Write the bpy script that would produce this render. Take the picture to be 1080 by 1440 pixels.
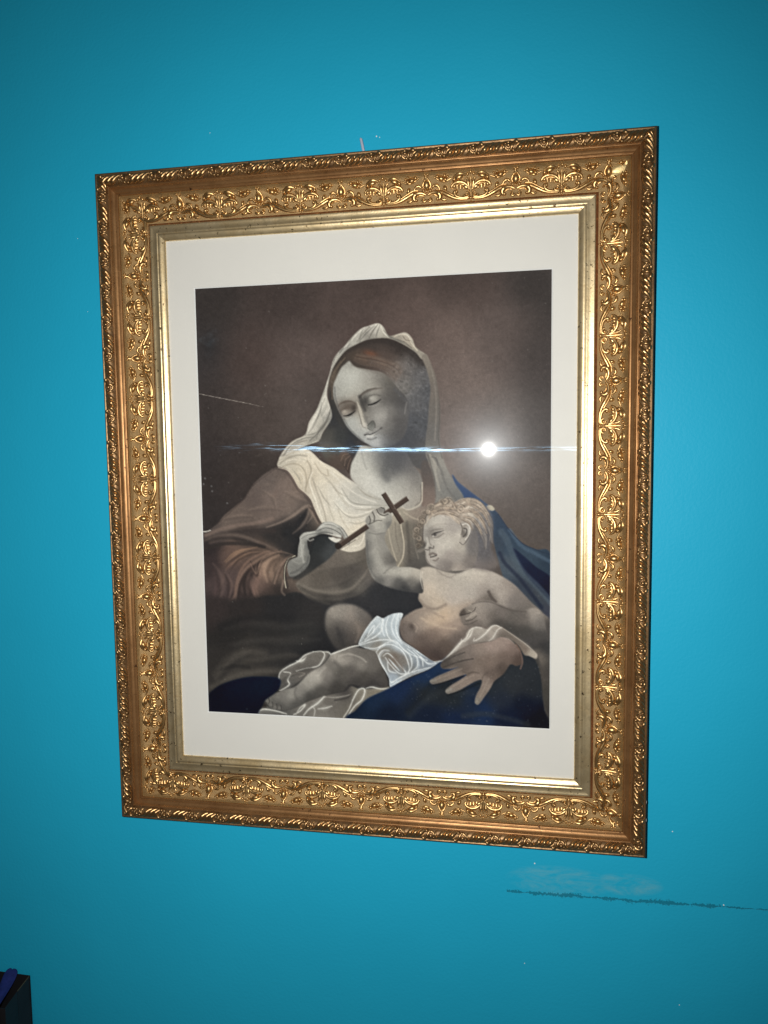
import bpy, bmesh, math
import numpy as np
from mathutils import Vector, Matrix

for o in list(bpy.data.objects): bpy.data.objects.remove(o)
scene = bpy.context.scene
COL = scene.collection

# ---------------------------------------------------------------- camera
CAM = Vector((0.1561, -0.8118, 0.0558))
right = Vector((0.98532, 0.17024, -0.01275))
down = Vector((0.00082, -0.07944, -0.99684))
fwd = right.cross(down).normalized()          # points at the wall
if fwd.y < 0: fwd = -fwd
cam = bpy.data.cameras.new('camera')
cam.sensor_fit = 'VERTICAL'; cam.sensor_height = 36.0; cam.lens = 1017.43/1440*36.0
cam.clip_start = .01; cam.clip_end = 50
cam_ob = bpy.data.objects.new('camera', cam); COL.objects.link(cam_ob)
M = Matrix((right, -down, -fwd)).transposed().to_4x4(); M.translation = CAM
cam_ob.matrix_world = M
scene.camera = cam_ob

# ---------------------------------------------------------------- light: a dark room and the phone's flash beside its lens
w = bpy.data.worlds.new('World'); scene.world = w; w.use_nodes = True
w.node_tree.nodes['Background'].inputs[0].default_value = (.98, .94, .90, 1)
w.node_tree.nodes['Background'].inputs[1].default_value = .035
fl = bpy.data.lights.new('phone_flash', 'SPOT')
fl.energy = 33; fl.color = (1.0, .975, .93); fl.shadow_soft_size = .0036
fl.spot_size = math.radians(132); fl.spot_blend = 1.0
fo = bpy.data.objects.new('phone_flash', fl); COL.objects.link(fo)
fo.location = CAM+Vector((-.0445, .0, .0095))
fo.rotation_euler = (fwd+Vector((-.045, 0, -.075))).to_track_quat('-Z', 'Y').to_euler()
scene.view_settings.view_transform = 'Standard'; scene.view_settings.look = 'None'
scene.view_settings.exposure = 0; scene.view_settings.gamma = 1
scene.render.engine = 'CYCLES'
scene.cycles.max_bounces = 8; scene.cycles.transparent_max_bounces = 12

# ---------------------------------------------------------------- print: a small numpy paint box
# works in a flat 520 x 664 sheet of paint units; colours are display values
PX0, PY0, PW, PH, PS = 266.0, 370.0, 520, 664, 1.5
CW, CH = int(PW*PS), int(PH*PS)
canvas = np.zeros((CH, CW, 3), np.float32)
prng = np.random.default_rng(7)

def spline(pts, closed=False, n=8):
    p = np.asarray(pts, np.float64)
    if len(p) < 3: return p
    if closed: q = np.vstack([p[-1], p, p[0], p[1]])
    else: q = np.vstack([2*p[0]-p[1], p, 2*p[-1]-p[-2]])
    out = []
    t = np.linspace(0, 1, n, endpoint=False)[:, None]
    for i in range(1, len(q)-2):
        a, b, c, d = q[i-1], q[i], q[i+1], q[i+2]
        out.append(0.5*((2*b)+(c-a)*t+(2*a-5*b+4*c-d)*t*t+(3*b-a-3*c+d)*t**3))
    out = np.vstack(out)
    return out if closed else np.vstack([out, p[-1:]])

def _blur(a, s):
    if s < .3: return a
    r = max(1, int(3*s+.5)); x = np.arange(-r, r+1); k = np.exp(-x*x/(2*s*s)); k /= k.sum()
    for ax in (0, 1):
        pad = [(0, 0), (0, 0)]; pad[ax] = (r, r)
        b = np.pad(a, pad, mode='edge'); o = np.zeros_like(a)
        for i, w in enumerate(k):
            o += w*(b[i:i+a.shape[0], :] if ax == 0 else b[:, i:i+a.shape[1]])
        a = o
    return a

def _box(pts, m):
    p = (np.asarray(pts)-(PX0, PY0))*PS
    x0 = int(max(0, math.floor(p[:, 0].min()-m))); x1 = int(min(CW, math.ceil(p[:, 0].max()+m)))
    y0 = int(max(0, math.floor(p[:, 1].min()-m))); y1 = int(min(CH, math.ceil(p[:, 1].max()+m)))
    return p, x0, x1, y0, y1

def mask(pts, soft=.7, smooth=True):
    if smooth: pts = spline(pts, True)
    p, x0, x1, y0, y1 = _box(pts, soft*PS*3+2)
    if x1 <= x0 or y1 <= y0: return None
    w, h, S = x1-x0, y1-y0, 2
    cov = np.zeros((h*S, w), np.float32)
    ys = y0+(np.arange(h*S)+.5)/S
    a, b = p, np.roll(p, -1, 0)
    for j, y in enumerate(ys):
        c = (a[:, 1] <= y) != (b[:, 1] <= y)
        if not c.any(): continue
        xs = np.sort(a[c, 0]+(y-a[c, 1])/(b[c, 1]-a[c, 1])*(b[c, 0]-a[c, 0]))
        for k in range(0, len(xs)-1, 2):
            u, v = xs[k]-x0, xs[k+1]-x0
            i = np.arange(w); cov[j] += np.clip(np.minimum(i+1, v)-np.maximum(i, u), 0, 1)
    m = np.clip(cov.reshape(h, S, w).mean(1), 0, 1)
    return _blur(m, soft*PS), x0, x1, y0, y1

def field(samples, x0, x1, y0, y1, sig):
    X, Y = np.meshgrid((np.arange(x0, x1)+.5)/PS+PX0, (np.arange(y0, y1)+.5)/PS+PY0)
    num = np.zeros(X.shape+(3,), np.float32); den = np.zeros(X.shape, np.float32)
    d2 = [((X-s[0])**2+(Y-s[1])**2) for s in samples]
    mn = np.minimum.reduce(d2)
    for s, d in zip(samples, d2):
        w = np.exp(-(d-mn)/(2.6*sig*sig))/(1+d/(sig*sig))
        num += w[..., None]*col(s[2:]); den += w
    f = num/den[..., None]
    if f.shape[0]*f.shape[1] < 400000:
        for k in range(3): f[..., k] = _blur(f[..., k], min(sig*.42, 3.6)*PS)
    return f

def col(c):
    c = tuple(c)
    return np.array(c if len(c) == 3 else (c[0], c[0]*.965, c[0]*.925), np.float32)

def lay(m, x0, x1, y0, y1, c, a=1.0):
    R = canvas[y0:y1, x0:x1]; k = (m*a)[..., None]
    R += (c-R)*k

def region(pts, samples, sig=10, soft=.7, a=1.0, smooth=True):
    r = mask(pts, soft, smooth)
    if r is None: return None
    m, x0, x1, y0, y1 = r
    lay(m, x0, x1, y0, y1, field(samples, x0, x1, y0, y1, sig), a)
    return r

def stroke(pts, w, c, a=1.0, soft=.6, taper=(1, 1), clip=None):
    q = spline(pts, False, 6); q = (q-(PX0, PY0))*PS
    w, soft = w*PS/2, soft*PS
    M = w+soft*3+2
    x0 = int(max(0, q[:, 0].min()-M)); x1 = int(min(CW, q[:, 0].max()+M+1))
    y0 = int(max(0, q[:, 1].min()-M)); y1 = int(min(CH, q[:, 1].max()+M+1))
    if x1 <= x0 or y1 <= y0: return
    X, Y = np.meshgrid(np.arange(x0, x1)+.5, np.arange(y0, y1)+.5)
    best = np.full(X.shape, -1e9, np.float32)
    n = len(q)-1
    for i in range(n):
        ax, ay = q[i]; bx, by = q[i+1]; dx, dy = bx-ax, by-ay; L = dx*dx+dy*dy+1e-9
        t = np.clip(((X-ax)*dx+(Y-ay)*dy)/L, 0, 1)
        d = np.hypot(X-ax-t*dx, Y-ay-t*dy)
        u = (i+t)/n
        ww = w*np.where(u < .5, taper[0]+(1-taper[0])*np.minimum(1, u*2.2), taper[1]+(1-taper[1])*np.minimum(1, (1-u)*2.2))
        best = np.maximum(best, ww-d)
    m = np.clip(.5+best/(2*soft), 0, 1); m = m*m*(3-2*m)
    if clip is not None:
        cm, cx0, cx1, cy0, cy1 = clip
        full = np.zeros((CH, CW), np.float32); full[cy0:cy1, cx0:cx1] = cm
        m = m*full[y0:y1, x0:x1]
    lay(m, x0, x1, y0, y1, col(c), a)

def dab(x, y, rx, ry, ang, c, a=1.0, clip=None):
    R = max(rx, ry)*2.6
    p, x0, x1, y0, y1 = _box([(x-R, y-R), (x+R, y+R)], 0)
    if x1 <= x0 or y1 <= y0: return
    X, Y = np.meshgrid((np.arange(x0, x1)+.5)/PS+PX0-x, (np.arange(y0, y1)+.5)/PS+PY0-y)
    t = math.radians(ang); u = X*math.cos(t)+Y*math.sin(t); v = -X*math.sin(t)+Y*math.cos(t)
    m = np.exp(-.5*((u/rx)**2+(v/ry)**2)*1.6).astype(np.float32)
    if clip is not None:
        cm, cx0, cx1, cy0, cy1 = clip
        full = np.zeros((CH, CW), np.float32); full[cy0:cy1, cx0:cx1] = cm
        m = m*full[y0:y1, x0:x1]
    lay(m, x0, x1, y0, y1, col(c), a)

def cloud(scale, octs=3, seed=1):
    g = np.random.default_rng(seed); out = np.zeros((CH, CW), np.float32); amp = 1
    for o in range(octs):
        s = scale/2**o*PS; nx, ny = int(CW/s)+3, int(CH/s)+3
        r = g.standard_normal((ny, nx)).astype(np.float32)
        y = np.arange(CH)/s; x = np.arange(CW)/s
        yi, xi = y.astype(int), x.astype(int); fy, fx = (y-yi)[:, None], (x-xi)[None]
        fy, fx = fy*fy*(3-2*fy), fx*fx*(3-2*fx)
        out += amp*(r[yi][:, xi]*(1-fy)*(1-fx)+r[yi+1][:, xi]*fy*(1-fx)+r[yi][:, xi+1]*(1-fy)*fx+r[yi+1][:, xi+1]*fy*fx); amp *= .5
    return out
# ---------------------------------------------------------------- helpers
def mat(name):
    m = bpy.data.materials.new(name); m.use_nodes = True
    nt = m.node_tree; b = nt.nodes['Principled BSDF']
    return m, nt, b
def N(nt, kind, **kw):
    n = nt.nodes.new(kind)
    for k, v in kw.items():
        if k.startswith('i_'):
            key = k[2:]; key = int(key) if key.isdigit() else key.replace('_', ' ')
            n.inputs[key].default_value = v
        else: setattr(n, k, v)
    return n
def ramp(nt, fac, stops):
    r = nt.nodes.new('ShaderNodeValToRGB'); e = r.color_ramp.elements
    while len(e) < len(stops): e.new(.5)
    for el, (p, c) in zip(e, stops):
        el.position = p; el.color = (c if len(c) == 4 else (*c, 1))
    nt.links.new(fac, r.inputs[0]); return r
def noise(nt, scale, detail=4, rough=.55, coord=None, dist=0):
    n = N(nt, 'ShaderNodeTexNoise', i_Scale=scale, i_Detail=detail, i_Roughness=rough, i_Distortion=dist)
    if coord is not None: nt.links.new(coord, n.inputs['Vector'])
    return n
def math_(nt, op, a, b=None, c=None, clamp=False):
    n = N(nt, 'ShaderNodeMath', operation=op, use_clamp=clamp)
    for i, v in enumerate((a, b, c)):
        if v is None: continue
        if isinstance(v, (int, float)): n.inputs[i].default_value = v
        else: nt.links.new(v, n.inputs[i])
    return n.outputs[0]
def mixc(nt, fac, a, b):
    n = N(nt, 'ShaderNodeMix', data_type='RGBA')
    for i, v in ((0, fac), (6, a), (7, b)):
        if isinstance(v, (int, float)): n.inputs[i].default_value = v
        elif isinstance(v, tuple): n.inputs[i].default_value = (*v, 1)
        else: nt.links.new(v, n.inputs[i])
    return n.outputs[2]
def bump(nt, b, h, strength, dist=.001, prev=None):
    n = N(nt, 'ShaderNodeBump', i_Strength=strength, i_Distance=dist)
    nt.links.new(h, n.inputs['Height'])
    if prev is not None: nt.links.new(prev, n.inputs['Normal'])
    nt.links.new(n.outputs[0], b.inputs['Normal']); return n.outputs[0]
def obj(name, verts, faces, material=None, parent=None, smooth=True, me=None):
    if me is None:
        me = bpy.data.meshes.new(name); me.from_pydata(verts, [], faces); me.update()
        if smooth: me.polygons.foreach_set('use_smooth', [True]*len(me.polygons))
        if material: me.materials.append(material)
    o = bpy.data.objects.new(name, me); COL.objects.link(o)
    if parent: o.parent = parent
    return o
def tag(o, label=None, cat=None, kind=None, group=None):
    if label: o['label'] = label
    if cat: o['category'] = cat
    if kind: o['kind'] = kind
    if group: o['group'] = group
    return o
def box(x0, x1, y0, y1, z0, z1):
    v = [(x, y, z) for x in (x0, x1) for y in (y0, y1) for z in (z0, z1)]
    return v, [(0,1,3,2),(4,6,7,5),(0,4,5,1),(2,3,7,6),(0,2,6,4),(1,5,7,3)]

# ---------------------------------------------------------------- materials
def tex(nt): return N(nt, 'ShaderNodeTexCoord').outputs['Object']

def wall_material():
    m, nt, b = mat('teal_wall_paint'); co = tex(nt)
    sep = N(nt, 'ShaderNodeSeparateXYZ'); nt.links.new(co, sep.inputs[0]); X, Z = sep.outputs[0], sep.outputs[2]
    base = ramp(nt, noise(nt, 2.2, 3, .5, co).outputs[0], [(.3, (.0125,.373,.590)), (.7, (.015,.413,.642))]).outputs[0]
    # pale rubbed patches above the scrape
    mpp = N(nt, 'ShaderNodeMapping'); mpp.inputs['Scale'].default_value = (1, 1, 2.4); mpp.inputs['Rotation'].default_value = (0, .25, 0); nt.links.new(co, mpp.inputs[0])
    n1 = noise(nt, 22, 6, .66, mpp.outputs[0], 1.2).outputs[0]; n2 = noise(nt, 90, 4, .6, mpp.outputs[0]).outputs[0]
    def blob(cx, cz, rx, rz):
        u = math_(nt, 'MULTIPLY', math_(nt, 'SUBTRACT', X, cx), 1/rx); v = math_(nt, 'MULTIPLY', math_(nt, 'SUBTRACT', Z, cz), 1/rz)
        d = math_(nt, 'ADD', math_(nt, 'MULTIPLY', u, u), math_(nt, 'MULTIPLY', v, v))
        return math_(nt, 'SUBTRACT', 1, d, clamp=True)
    pb = math_(nt, 'MAXIMUM', blob(.212, -.4315, .062, .019), blob(.287, -.429, .04, .014))
    pm = ramp(nt, math_(nt, 'ADD', math_(nt, 'MULTIPLY', n1, .8), math_(nt, 'MULTIPLY', n2, .2)), [(.42, (0,0,0)), (.62, (1,1,1))]).outputs[0]
    pm = math_(nt, 'MULTIPLY', math_(nt, 'MULTIPLY', pm, math_(nt, 'MULTIPLY', pb, 1.8, clamp=True)), .5)
    c = mixc(nt, pm, base, (.16,.44,.52))
    # dark ragged scrape
    wob = noise(nt, 60, 4, .7, co).outputs[0]; fine = noise(nt, 420, 3, .7, co).outputs[0]; brk = noise(nt, 38, 3, .6, co).outputs[0]
    zc = math_(nt, 'MULTIPLY_ADD', math_(nt, 'SUBTRACT', X, .153), .0172, -.4492)
    dz = math_(nt, 'ABSOLUTE', math_(nt, 'ADD', math_(nt, 'SUBTRACT', Z, zc), math_(nt, 'MULTIPLY_ADD', wob, .0046, -.0023)))
    th = math_(nt, 'MULTIPLY_ADD', fine, .0150, -.0048)
    th = math_(nt, 'MULTIPLY', th, math_(nt, 'MULTIPLY_ADD', brk, 4.2, -1.45, clamp=True))
    on = math_(nt, 'MULTIPLY', math_(nt, 'GREATER_THAN', X, .1535), math_(nt, 'LESS_THAN', X, .3865))
    tail = math_(nt, 'MULTIPLY', math_(nt, 'GREATER_THAN', X, .3865), .45)
    th = math_(nt, 'MULTIPLY', th, math_(nt, 'ADD', on, tail))
    dk = math_(nt, 'MULTIPLY', math_(nt, 'SUBTRACT', th, dz), 2200, clamp=True)
    c = mixc(nt, math_(nt, 'MULTIPLY', dk, .72), c, (.006,.13,.20))
    nt.links.new(c, b.inputs['Base Color'])
    b.inputs['Roughness'].default_value = .5; b.inputs['Specular IOR Level'].default_value = .22
    h = math_(nt, 'ADD', noise(nt, 260, 3, .6, co).outputs[0], math_(nt, 'MULTIPLY', noise(nt, 14, 2, .5, co).outputs[0], 3))
    p = bump(nt, b, h, .24, .0012)
    bump(nt, b, math_(nt, 'MULTIPLY', dk, -1), .5, .0006, p)
    return m

def metal(name, lo, hi, dirt, metallic, rough, wear=(.0, (0,0,0)), fine=0, dirt_amt=.5, diaper=False, bstr=.25):
    m, nt, b = mat(name); co = tex(nt)
    n1 = noise(nt, 34, 5, .6, co).outputs[0]
    c = ramp(nt, n1, [(.3, lo), (.68, hi)]).outputs[0]
    n2 = noise(nt, 120, 5, .65, co, .5).outputs[0]
    d = ramp(nt, n2, [(.52, (0,0,0)), (.7, (1,1,1))]).outputs[0]
    c = mixc(nt, math_(nt, 'MULTIPLY', d, dirt_amt), c, dirt)
    if wear[0]:
        n3 = noise(nt, 210, 3, .6, co).outputs[0]
        s = ramp(nt, n3, [(1-wear[0]-.03, (0,0,0)), (1-wear[0], (1,1,1))]).outputs[0]
        c = mixc(nt, s, c, wear[1])
    nt.links.new(c, b.inputs['Base Color'])
    b.inputs['Metallic'].default_value = metallic
    nt.links.new(math_(nt, 'MULTIPLY_ADD', n2, .22, rough-.11), b.inputs['Roughness'])
    h = math_(nt, 'ADD', math_(nt, 'MULTIPLY', n1, .6), noise(nt, 500, 3, .6, co).outputs[0])
    if diaper:   # fine stamped cross-hatch of the frieze ground
        sp = N(nt, 'ShaderNodeSeparateXYZ'); nt.links.new(co, sp.inputs[0])
        k = 2*math.pi/.0021
        a = math_(nt, 'SINE', math_(nt, 'MULTIPLY', math_(nt, 'ADD', sp.outputs[0], sp.outputs[1]), k))
        e = math_(nt, 'SINE', math_(nt, 'MULTIPLY', math_(nt, 'SUBTRACT', sp.outputs[0], sp.outputs[1]), k))
        h = math_(nt, 'ADD', h, math_(nt, 'MULTIPLY', math_(nt, 'MULTIPLY', a, e), .55))
    bump(nt, b, h, bstr, .0007)
    return m

M_wall = wall_material()
M_rope = metal('antique_bronze_gilding', (.15,.085,.038), (.25,.15,.068), (.045,.024,.012), .7, .45, dirt_amt=.55)
M_leaf = metal('carved_leaf_gilding', (.30,.175,.075), (.48,.31,.145), (.09,.05,.022), .9, .34, dirt_amt=.4)
M_fillet = metal('rubbed_red_gold', (.27,.135,.052), (.38,.205,.085), (.13,.055,.022), .75, .38, wear=(.30, (.09,.04,.018)), dirt_amt=.35, bstr=.1)
M_frieze = metal('stamped_gold_ground', (.29,.185,.078), (.385,.255,.115), (.14,.08,.032), .65, .46, dirt_amt=.35, diaper=True, bstr=.45)
M_relief = metal('raised_gold_relief', (.42,.255,.10), (.60,.39,.17), (.17,.09,.035), .95, .36, dirt_amt=.3, bstr=.12)
M_slip = metal('silvered_gilt', (.68,.52,.28), (.84,.69,.43), (.34,.225,.10), .9, .36, wear=(.31, (.12,.08,.04)), dirt_amt=.5, bstr=.14)
M_patch = metal('bright_gold_repair', (.50,.36,.15), (.66,.50,.24), (.34,.22,.09), .7, .42, dirt_amt=.3, bstr=.3)
M_bole = metal('red_bole_edge', (.20,.075,.03), (.27,.11,.045), (.09,.035,.02), .45, .45, dirt_amt=.4, bstr=.1)
M_side = metal('dark_stained_side', (.045,.028,.018), (.075,.05,.03), (.02,.012,.01), .1, .6, bstr=.2)

def plain(name, c, rough=.6, metallic=0, spec=.4, var=.1, scale=40, bs=0, bdist=.0005):
    m, nt, b = mat(name); co = tex(nt); n = noise(nt, scale, 4, .6, co).outputs[0]
    r = ramp(nt, n, [(.25, tuple(x*(1-var) for x in c)), (.75, tuple(min(1, x*(1+var)) for x in c))])
    nt.links.new(r.outputs[0], b.inputs['Base Color'])
    b.inputs['Roughness'].default_value = rough; b.inputs['Metallic'].default_value = metallic; b.inputs['Specular IOR Level'].default_value = spec
    if bs: bump(nt, b, n, bs, bdist)
    return m
M_mat = plain('mount_board', (.76,.742,.712), .85, 0, .15, .025, 9, 0)
M_bevel = plain('mount_board_core', (.80,.80,.80), .8, 0, .15, .02)
M_back = plain('backing_board', (.22,.16,.10), .9)
M_steel = plain('zinc_steel', (.56,.62,.76), .4, .25, .5, .15, 300)
M_bag = plain('black_paper', (.010,.010,.012), .55, 0, .35, .3, 60, .2)
M_bagin = plain('brown_fold_edge', (.05,.045,.025), .7)
M_blue = plain('blue_cloth', (.014,.022,.13), .6, 0, .3, .3, 120, .4)
M_fleck = plain('white_plaster_fleck', (.75,.80,.80), .8)

def glass_material():
    m, nt, b = mat('picture_glass'); nt.nodes.remove(b); co = tex(nt)
    out = nt.nodes['Material Output']
    tr = N(nt, 'ShaderNodeBsdfTransparent'); tr.inputs[0].default_value = (.985,.99,.985,1)
    gl = N(nt, 'ShaderNodeBsdfGlossy', i_Roughness=.02); gl.inputs[0].default_value = (1,1,1,1)
    hz = N(nt, 'ShaderNodeBsdfGlossy', i_Roughness=.20); hz.inputs[0].default_value = (.9,.95,1,1)
    # upright wipe marks in the dirt film: they smear a lamp sideways
    an = N(nt, 'ShaderNodeBsdfGlossy', i_Roughness=.15, i_Anisotropy=.95); an.inputs[0].default_value = (.42,.70,1,1)
    tg = N(nt, 'ShaderNodeCombineXYZ'); sx = N(nt, 'ShaderNodeSeparateXYZ'); nt.links.new(co, sx.inputs[0]); tb = math_(nt, 'MULTIPLY_ADD', sx.outputs[0], -.07, .07*(.1345+.0033)); tg.inputs[1].default_value = 0; tg.inputs[2].default_value = 1
    nt.links.new(tg.outputs[0], an.inputs['Tangent'])
    mp = N(nt, 'ShaderNodeMapping'); mp.inputs['Scale'].default_value = (26, 1, 420); mp.inputs['Rotation'].default_value = (0, math.radians(3), 0)
    nt.links.new(co, mp.inputs[0]); n1 = noise(nt, 1, 4, .65, mp.outputs[0]).outputs[0]
    nt.links.new(math_(nt, 'ADD', tb, math_(nt, 'MULTIPLY_ADD', noise(nt, 1, 2, .5, mp.outputs[0], .4).outputs[0], .10, -.05)), tg.inputs[0])
    mp2 = N(nt, 'ShaderNodeMapping'); mp2.inputs['Scale'].default_value = (9, 1, 5); nt.links.new(co, mp2.inputs[0])
    n2 = noise(nt, 1, 2, .5, mp2.outputs[0]).outputs[0]
    sm = math_(nt, 'MULTIPLY', ramp(nt, n1, [(.44, (0,0,0)), (.72, (1,1,1))]).outputs[0], ramp(nt, n2, [(.40, (.02,.02,.02)), (.60, (1,1,1))]).outputs[0])
    du = math_(nt, 'MULTIPLY', math_(nt, 'SUBTRACT', sx.outputs[0], .055), 1/.235)   # the smeared patch of the pane
    sm = math_(nt, 'MULTIPLY', sm, math_(nt, 'MULTIPLY', math_(nt, 'SUBTRACT', 1, math_(nt, 'MULTIPLY', du, du), clamp=True), 1.5))
    m1 = N(nt, 'ShaderNodeMixShader', i_Fac=.042); nt.links.new(tr.outputs[0], m1.inputs[1]); nt.links.new(gl.outputs[0], m1.inputs[2])
    m2 = N(nt, 'ShaderNodeMixShader', i_Fac=.0013); nt.links.new(m1.outputs[0], m2.inputs[1]); nt.links.new(hz.outputs[0], m2.inputs[2])
    m3 = N(nt, 'ShaderNodeMixShader'); nt.links.new(math_(nt, 'MULTIPLY', sm, .0085), m3.inputs[0])
    nt.links.new(m2.outputs[0], m3.inputs[1]); nt.links.new(an.outputs[0], m3.inputs[2])
    nt.links.new(m3.outputs[0], out.inputs[0])
    return m
M_glass = glass_material()

# ---------------------------------------------------------------- wall
v, f = box(-1.3, 1.3, 0, .12, -1.3, 1.3)
wall = tag(obj('wall', v, f, M_wall, smooth=False), kind='structure')
rs = np.random.default_rng(5)
for i, (x, z, r) in enumerate([(.012,.405,.0011),(.0155,.4035,.0008),(-.181,.425,.0007),(-.352,.318,.0007),(-.343,.232,.0006),(.185,-.413,.0011),(.174,-.535,.0008),(.345,-.565,.0009),(.389,-.443,.0012),(.334,-.363,.001)]):
    vs = [(x, -r*.6, z)]+[(x+r*(.7+.5*rs.random())*math.cos(a), .0002, z+r*(.7+.7*rs.random())*math.sin(a)) for a in np.linspace(0, 2*math.pi, 7)[:-1]]
    obj('plaster_fleck', vs, [(0, 1+k, 1+(k+1) % 6) for k in range(6)], M_fleck, wall)

# ---------------------------------------------------------------- picture frame
X0, X1, Z0, Z1 = -.3068, .3002, -.3778, .3772
ZP = .012                                     # height of the print above the wall
fx, fz = (X0+X1)/2, (Z0+Z1)/2
frame = bpy.data.objects.new('picture_frame', None); COL.objects.link(frame)
frame.location = (fx, 0, Z0); frame.empty_display_size = .05
tag(frame, 'antique gilt picture frame with glazed, mounted print of veiled woman and child', 'picture frame')
mm = .001
BANDS = {   # (distance in from the outer edge, height above the wall) in mm
 'side_face': [(1.2,.6),(0,2),(0,20),(0,31.5)],
 'rope_moulding': [(0,31.5),(.3,33.2),(1.2,34.2),(2.2,34.3),(2.6,33.2),(3.4,33.6),(5,34.8),(7,35.4),(9,35.2),(11,34.2),(12.9,32.4),(14.0,30.9)],
 'fillet_moulding': [(14.0,30.9),(14.3,30.8),(14.6,31.7),(15.2,32.2),(15.9,31.8),(16.2,31.0),(16.6,30.2),(17.2,29.2),(18.2,28.2),(19.4,27.4),(20.4,26.8),(20.8,26.2),(21,25.5),(21.5,25.9),(22.3,25.7),(22.9,24.9),(23.2,24.0)],
 'frieze': [(23.2,24.0),(24,22.6),(25.2,21.0),(27,19.2),(29,17.8),(31.5,16.6),(34.5,15.7),(38,15.0),(43,14.5),(48,14.2),(53.4,14.0)],
 'red_edge': [(53.4,14.0),(53.9,14.3),(55.6,17.0),(56.3,17.9)],
 'gilt_slip': [(56.3,17.9),(56.8,18.3),(57.6,18.35),(59,18.0),(61,17.75),(63,17.75),(64.6,17.95),(65.3,17.9),(65.6,17.2),(66.0,17.3),(66.8,17.5),(68,17.35),(69.5,16.8),(71,16.0),(72.5,15.1),(73.2,14.4),(73.5,13.4),(73.5,12.4)],
}
MATS = {'side_face': M_side, 'rope_moulding': M_rope, 'fillet_moulding': M_fillet, 'frieze': M_frieze, 'red_edge': M_bole, 'gilt_slip': M_slip}
_P = np.array(BANDS['frieze']); _Q = np.array(BANDS['rope_moulding'])
def surf(P, w):
    h = np.interp(w, P[:, 0], P[:, 1]); e = .4
    s = (np.interp(w+e, P[:, 0], P[:, 1])-np.interp(w-e, P[:, 0], P[:, 1]))/(2*e)
    if w+e > P[-1, 0] or w-e < P[0, 0]: s *= .6
    n = math.hypot(1, s); return h, -s/n, 1/n           # height, normal (across, up)
def on(P, x, w, h):
    z, nw, nz = surf(P, w); return (x*mm, (w+nw*h)*mm, (z+nz*h)*mm)

class Relief:     # collects half-round strands and domes laid on a moulding
    def __init__(s, P, K=1.62): s.P, s.K, s.v, s.f = P, K, [], []
    def strand(s, pts, r0, r1=None, rm=None, k=1.0, n=6):
        r0 *= s.K; r1 = r1 if r1 is None else r1*s.K; rm = rm if rm is None else rm*s.K; k *= 1.15
        p = spline(pts, False, n); L = len(p); r1 = r0 if r1 is None else r1; rm = max(r0, r1) if rm is None else rm
        b0 = len(s.v); S = 5
        for i in range(L):
            t = i/(L-1); r = r0+(rm-r0)*t*2 if t < .5 else rm+(r1-rm)*(t*2-1)
            d = p[min(i+1, L-1)]-p[max(i-1, 0)]; d = d/(np.hypot(*d)+1e-9); nx, nw = -d[1], d[0]
            for a in range(S):
                th = math.pi*a/(S-1); c, e = math.cos(th)*r, math.sin(th)*r*k-.15
                s.v.append(on(s.P, p[i][0]+nx*c, p[i][1]+nw*c, e))
            if i:
                for a in range(S-1):
                    q = b0+(i-1)*S+a; s.f.append((q, q+1, q+S+1, q+S))
        for e in (b0, b0+(L-1)*S): s.f.append(tuple(range(e, e+S)) if e else tuple(range(e, e+S))[::-1])
    def dome(s, x, w, rx, rw, h, ang=0, dent=0):
        b0 = len(s.v); A = 9; rx *= 1.25; rw *= 1.25; h *= 1.55; t = math.radians(ang); ca, sa = math.cos(t), math.sin(t)
        R = ((1, -.15), (.85, h*.55), (.5, h*.9))
        for r, e in R:
            for a in range(A):
                q = 2*math.pi*a/A; u, v_ = rx*r*math.cos(q), rw*r*math.sin(q)
                s.v.append(on(s.P, x+u*ca-v_*sa, w+u*sa+v_*ca, e))
        s.v.append(on(s.P, x, w, h*(1-dent))); top = len(s.v)-1
        for k in range(2):
            for a in range(A):
                i, j = b0+k*A+a, b0+k*A+(a+1) % A; s.f.append((i, j, j+A, i+A))
        for a in range(A): s.f.append((b0+2*A+a, b0+2*A+(a+1) % A, top))
    def spiral(s, x, w, r, turn, sgn, rad):
        t = np.linspace(0, turn, 9)
        s.strand([(x+sgn*r*(1-.55*q/turn)*math.cos(q), w+r*(1-.55*q/turn)*math.sin(q)) for q in t], rad, rad*.8)
        s.dome(x, w, r*.42, r*.42, r*.4)
    def mesh(s, name, m):
        me = bpy.data.meshes.new(name); me.from_pydata(s.v, [], s.f)
        bm = bmesh.new(); bm.from_mesh(me); bmesh.ops.recalc_face_normals(bm, faces=bm.faces)
        if sum(fc.normal.z for fc in bm.faces) < 0: bmesh.ops.reverse_faces(bm, faces=bm.faces)
        bm.to_mesh(me); bm.free()
        me.polygons.foreach_set('use_smooth', [True]*len(me.polygons)); me.materials.append(m); return me
WI = 53.2                                   # inner edge of the frieze; q grows outwards from it
def Q(pts): return [(x, WI-q) for x, q in pts]
def mirror(pts, g): return [(x*g, q) for x, q in pts]

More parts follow.
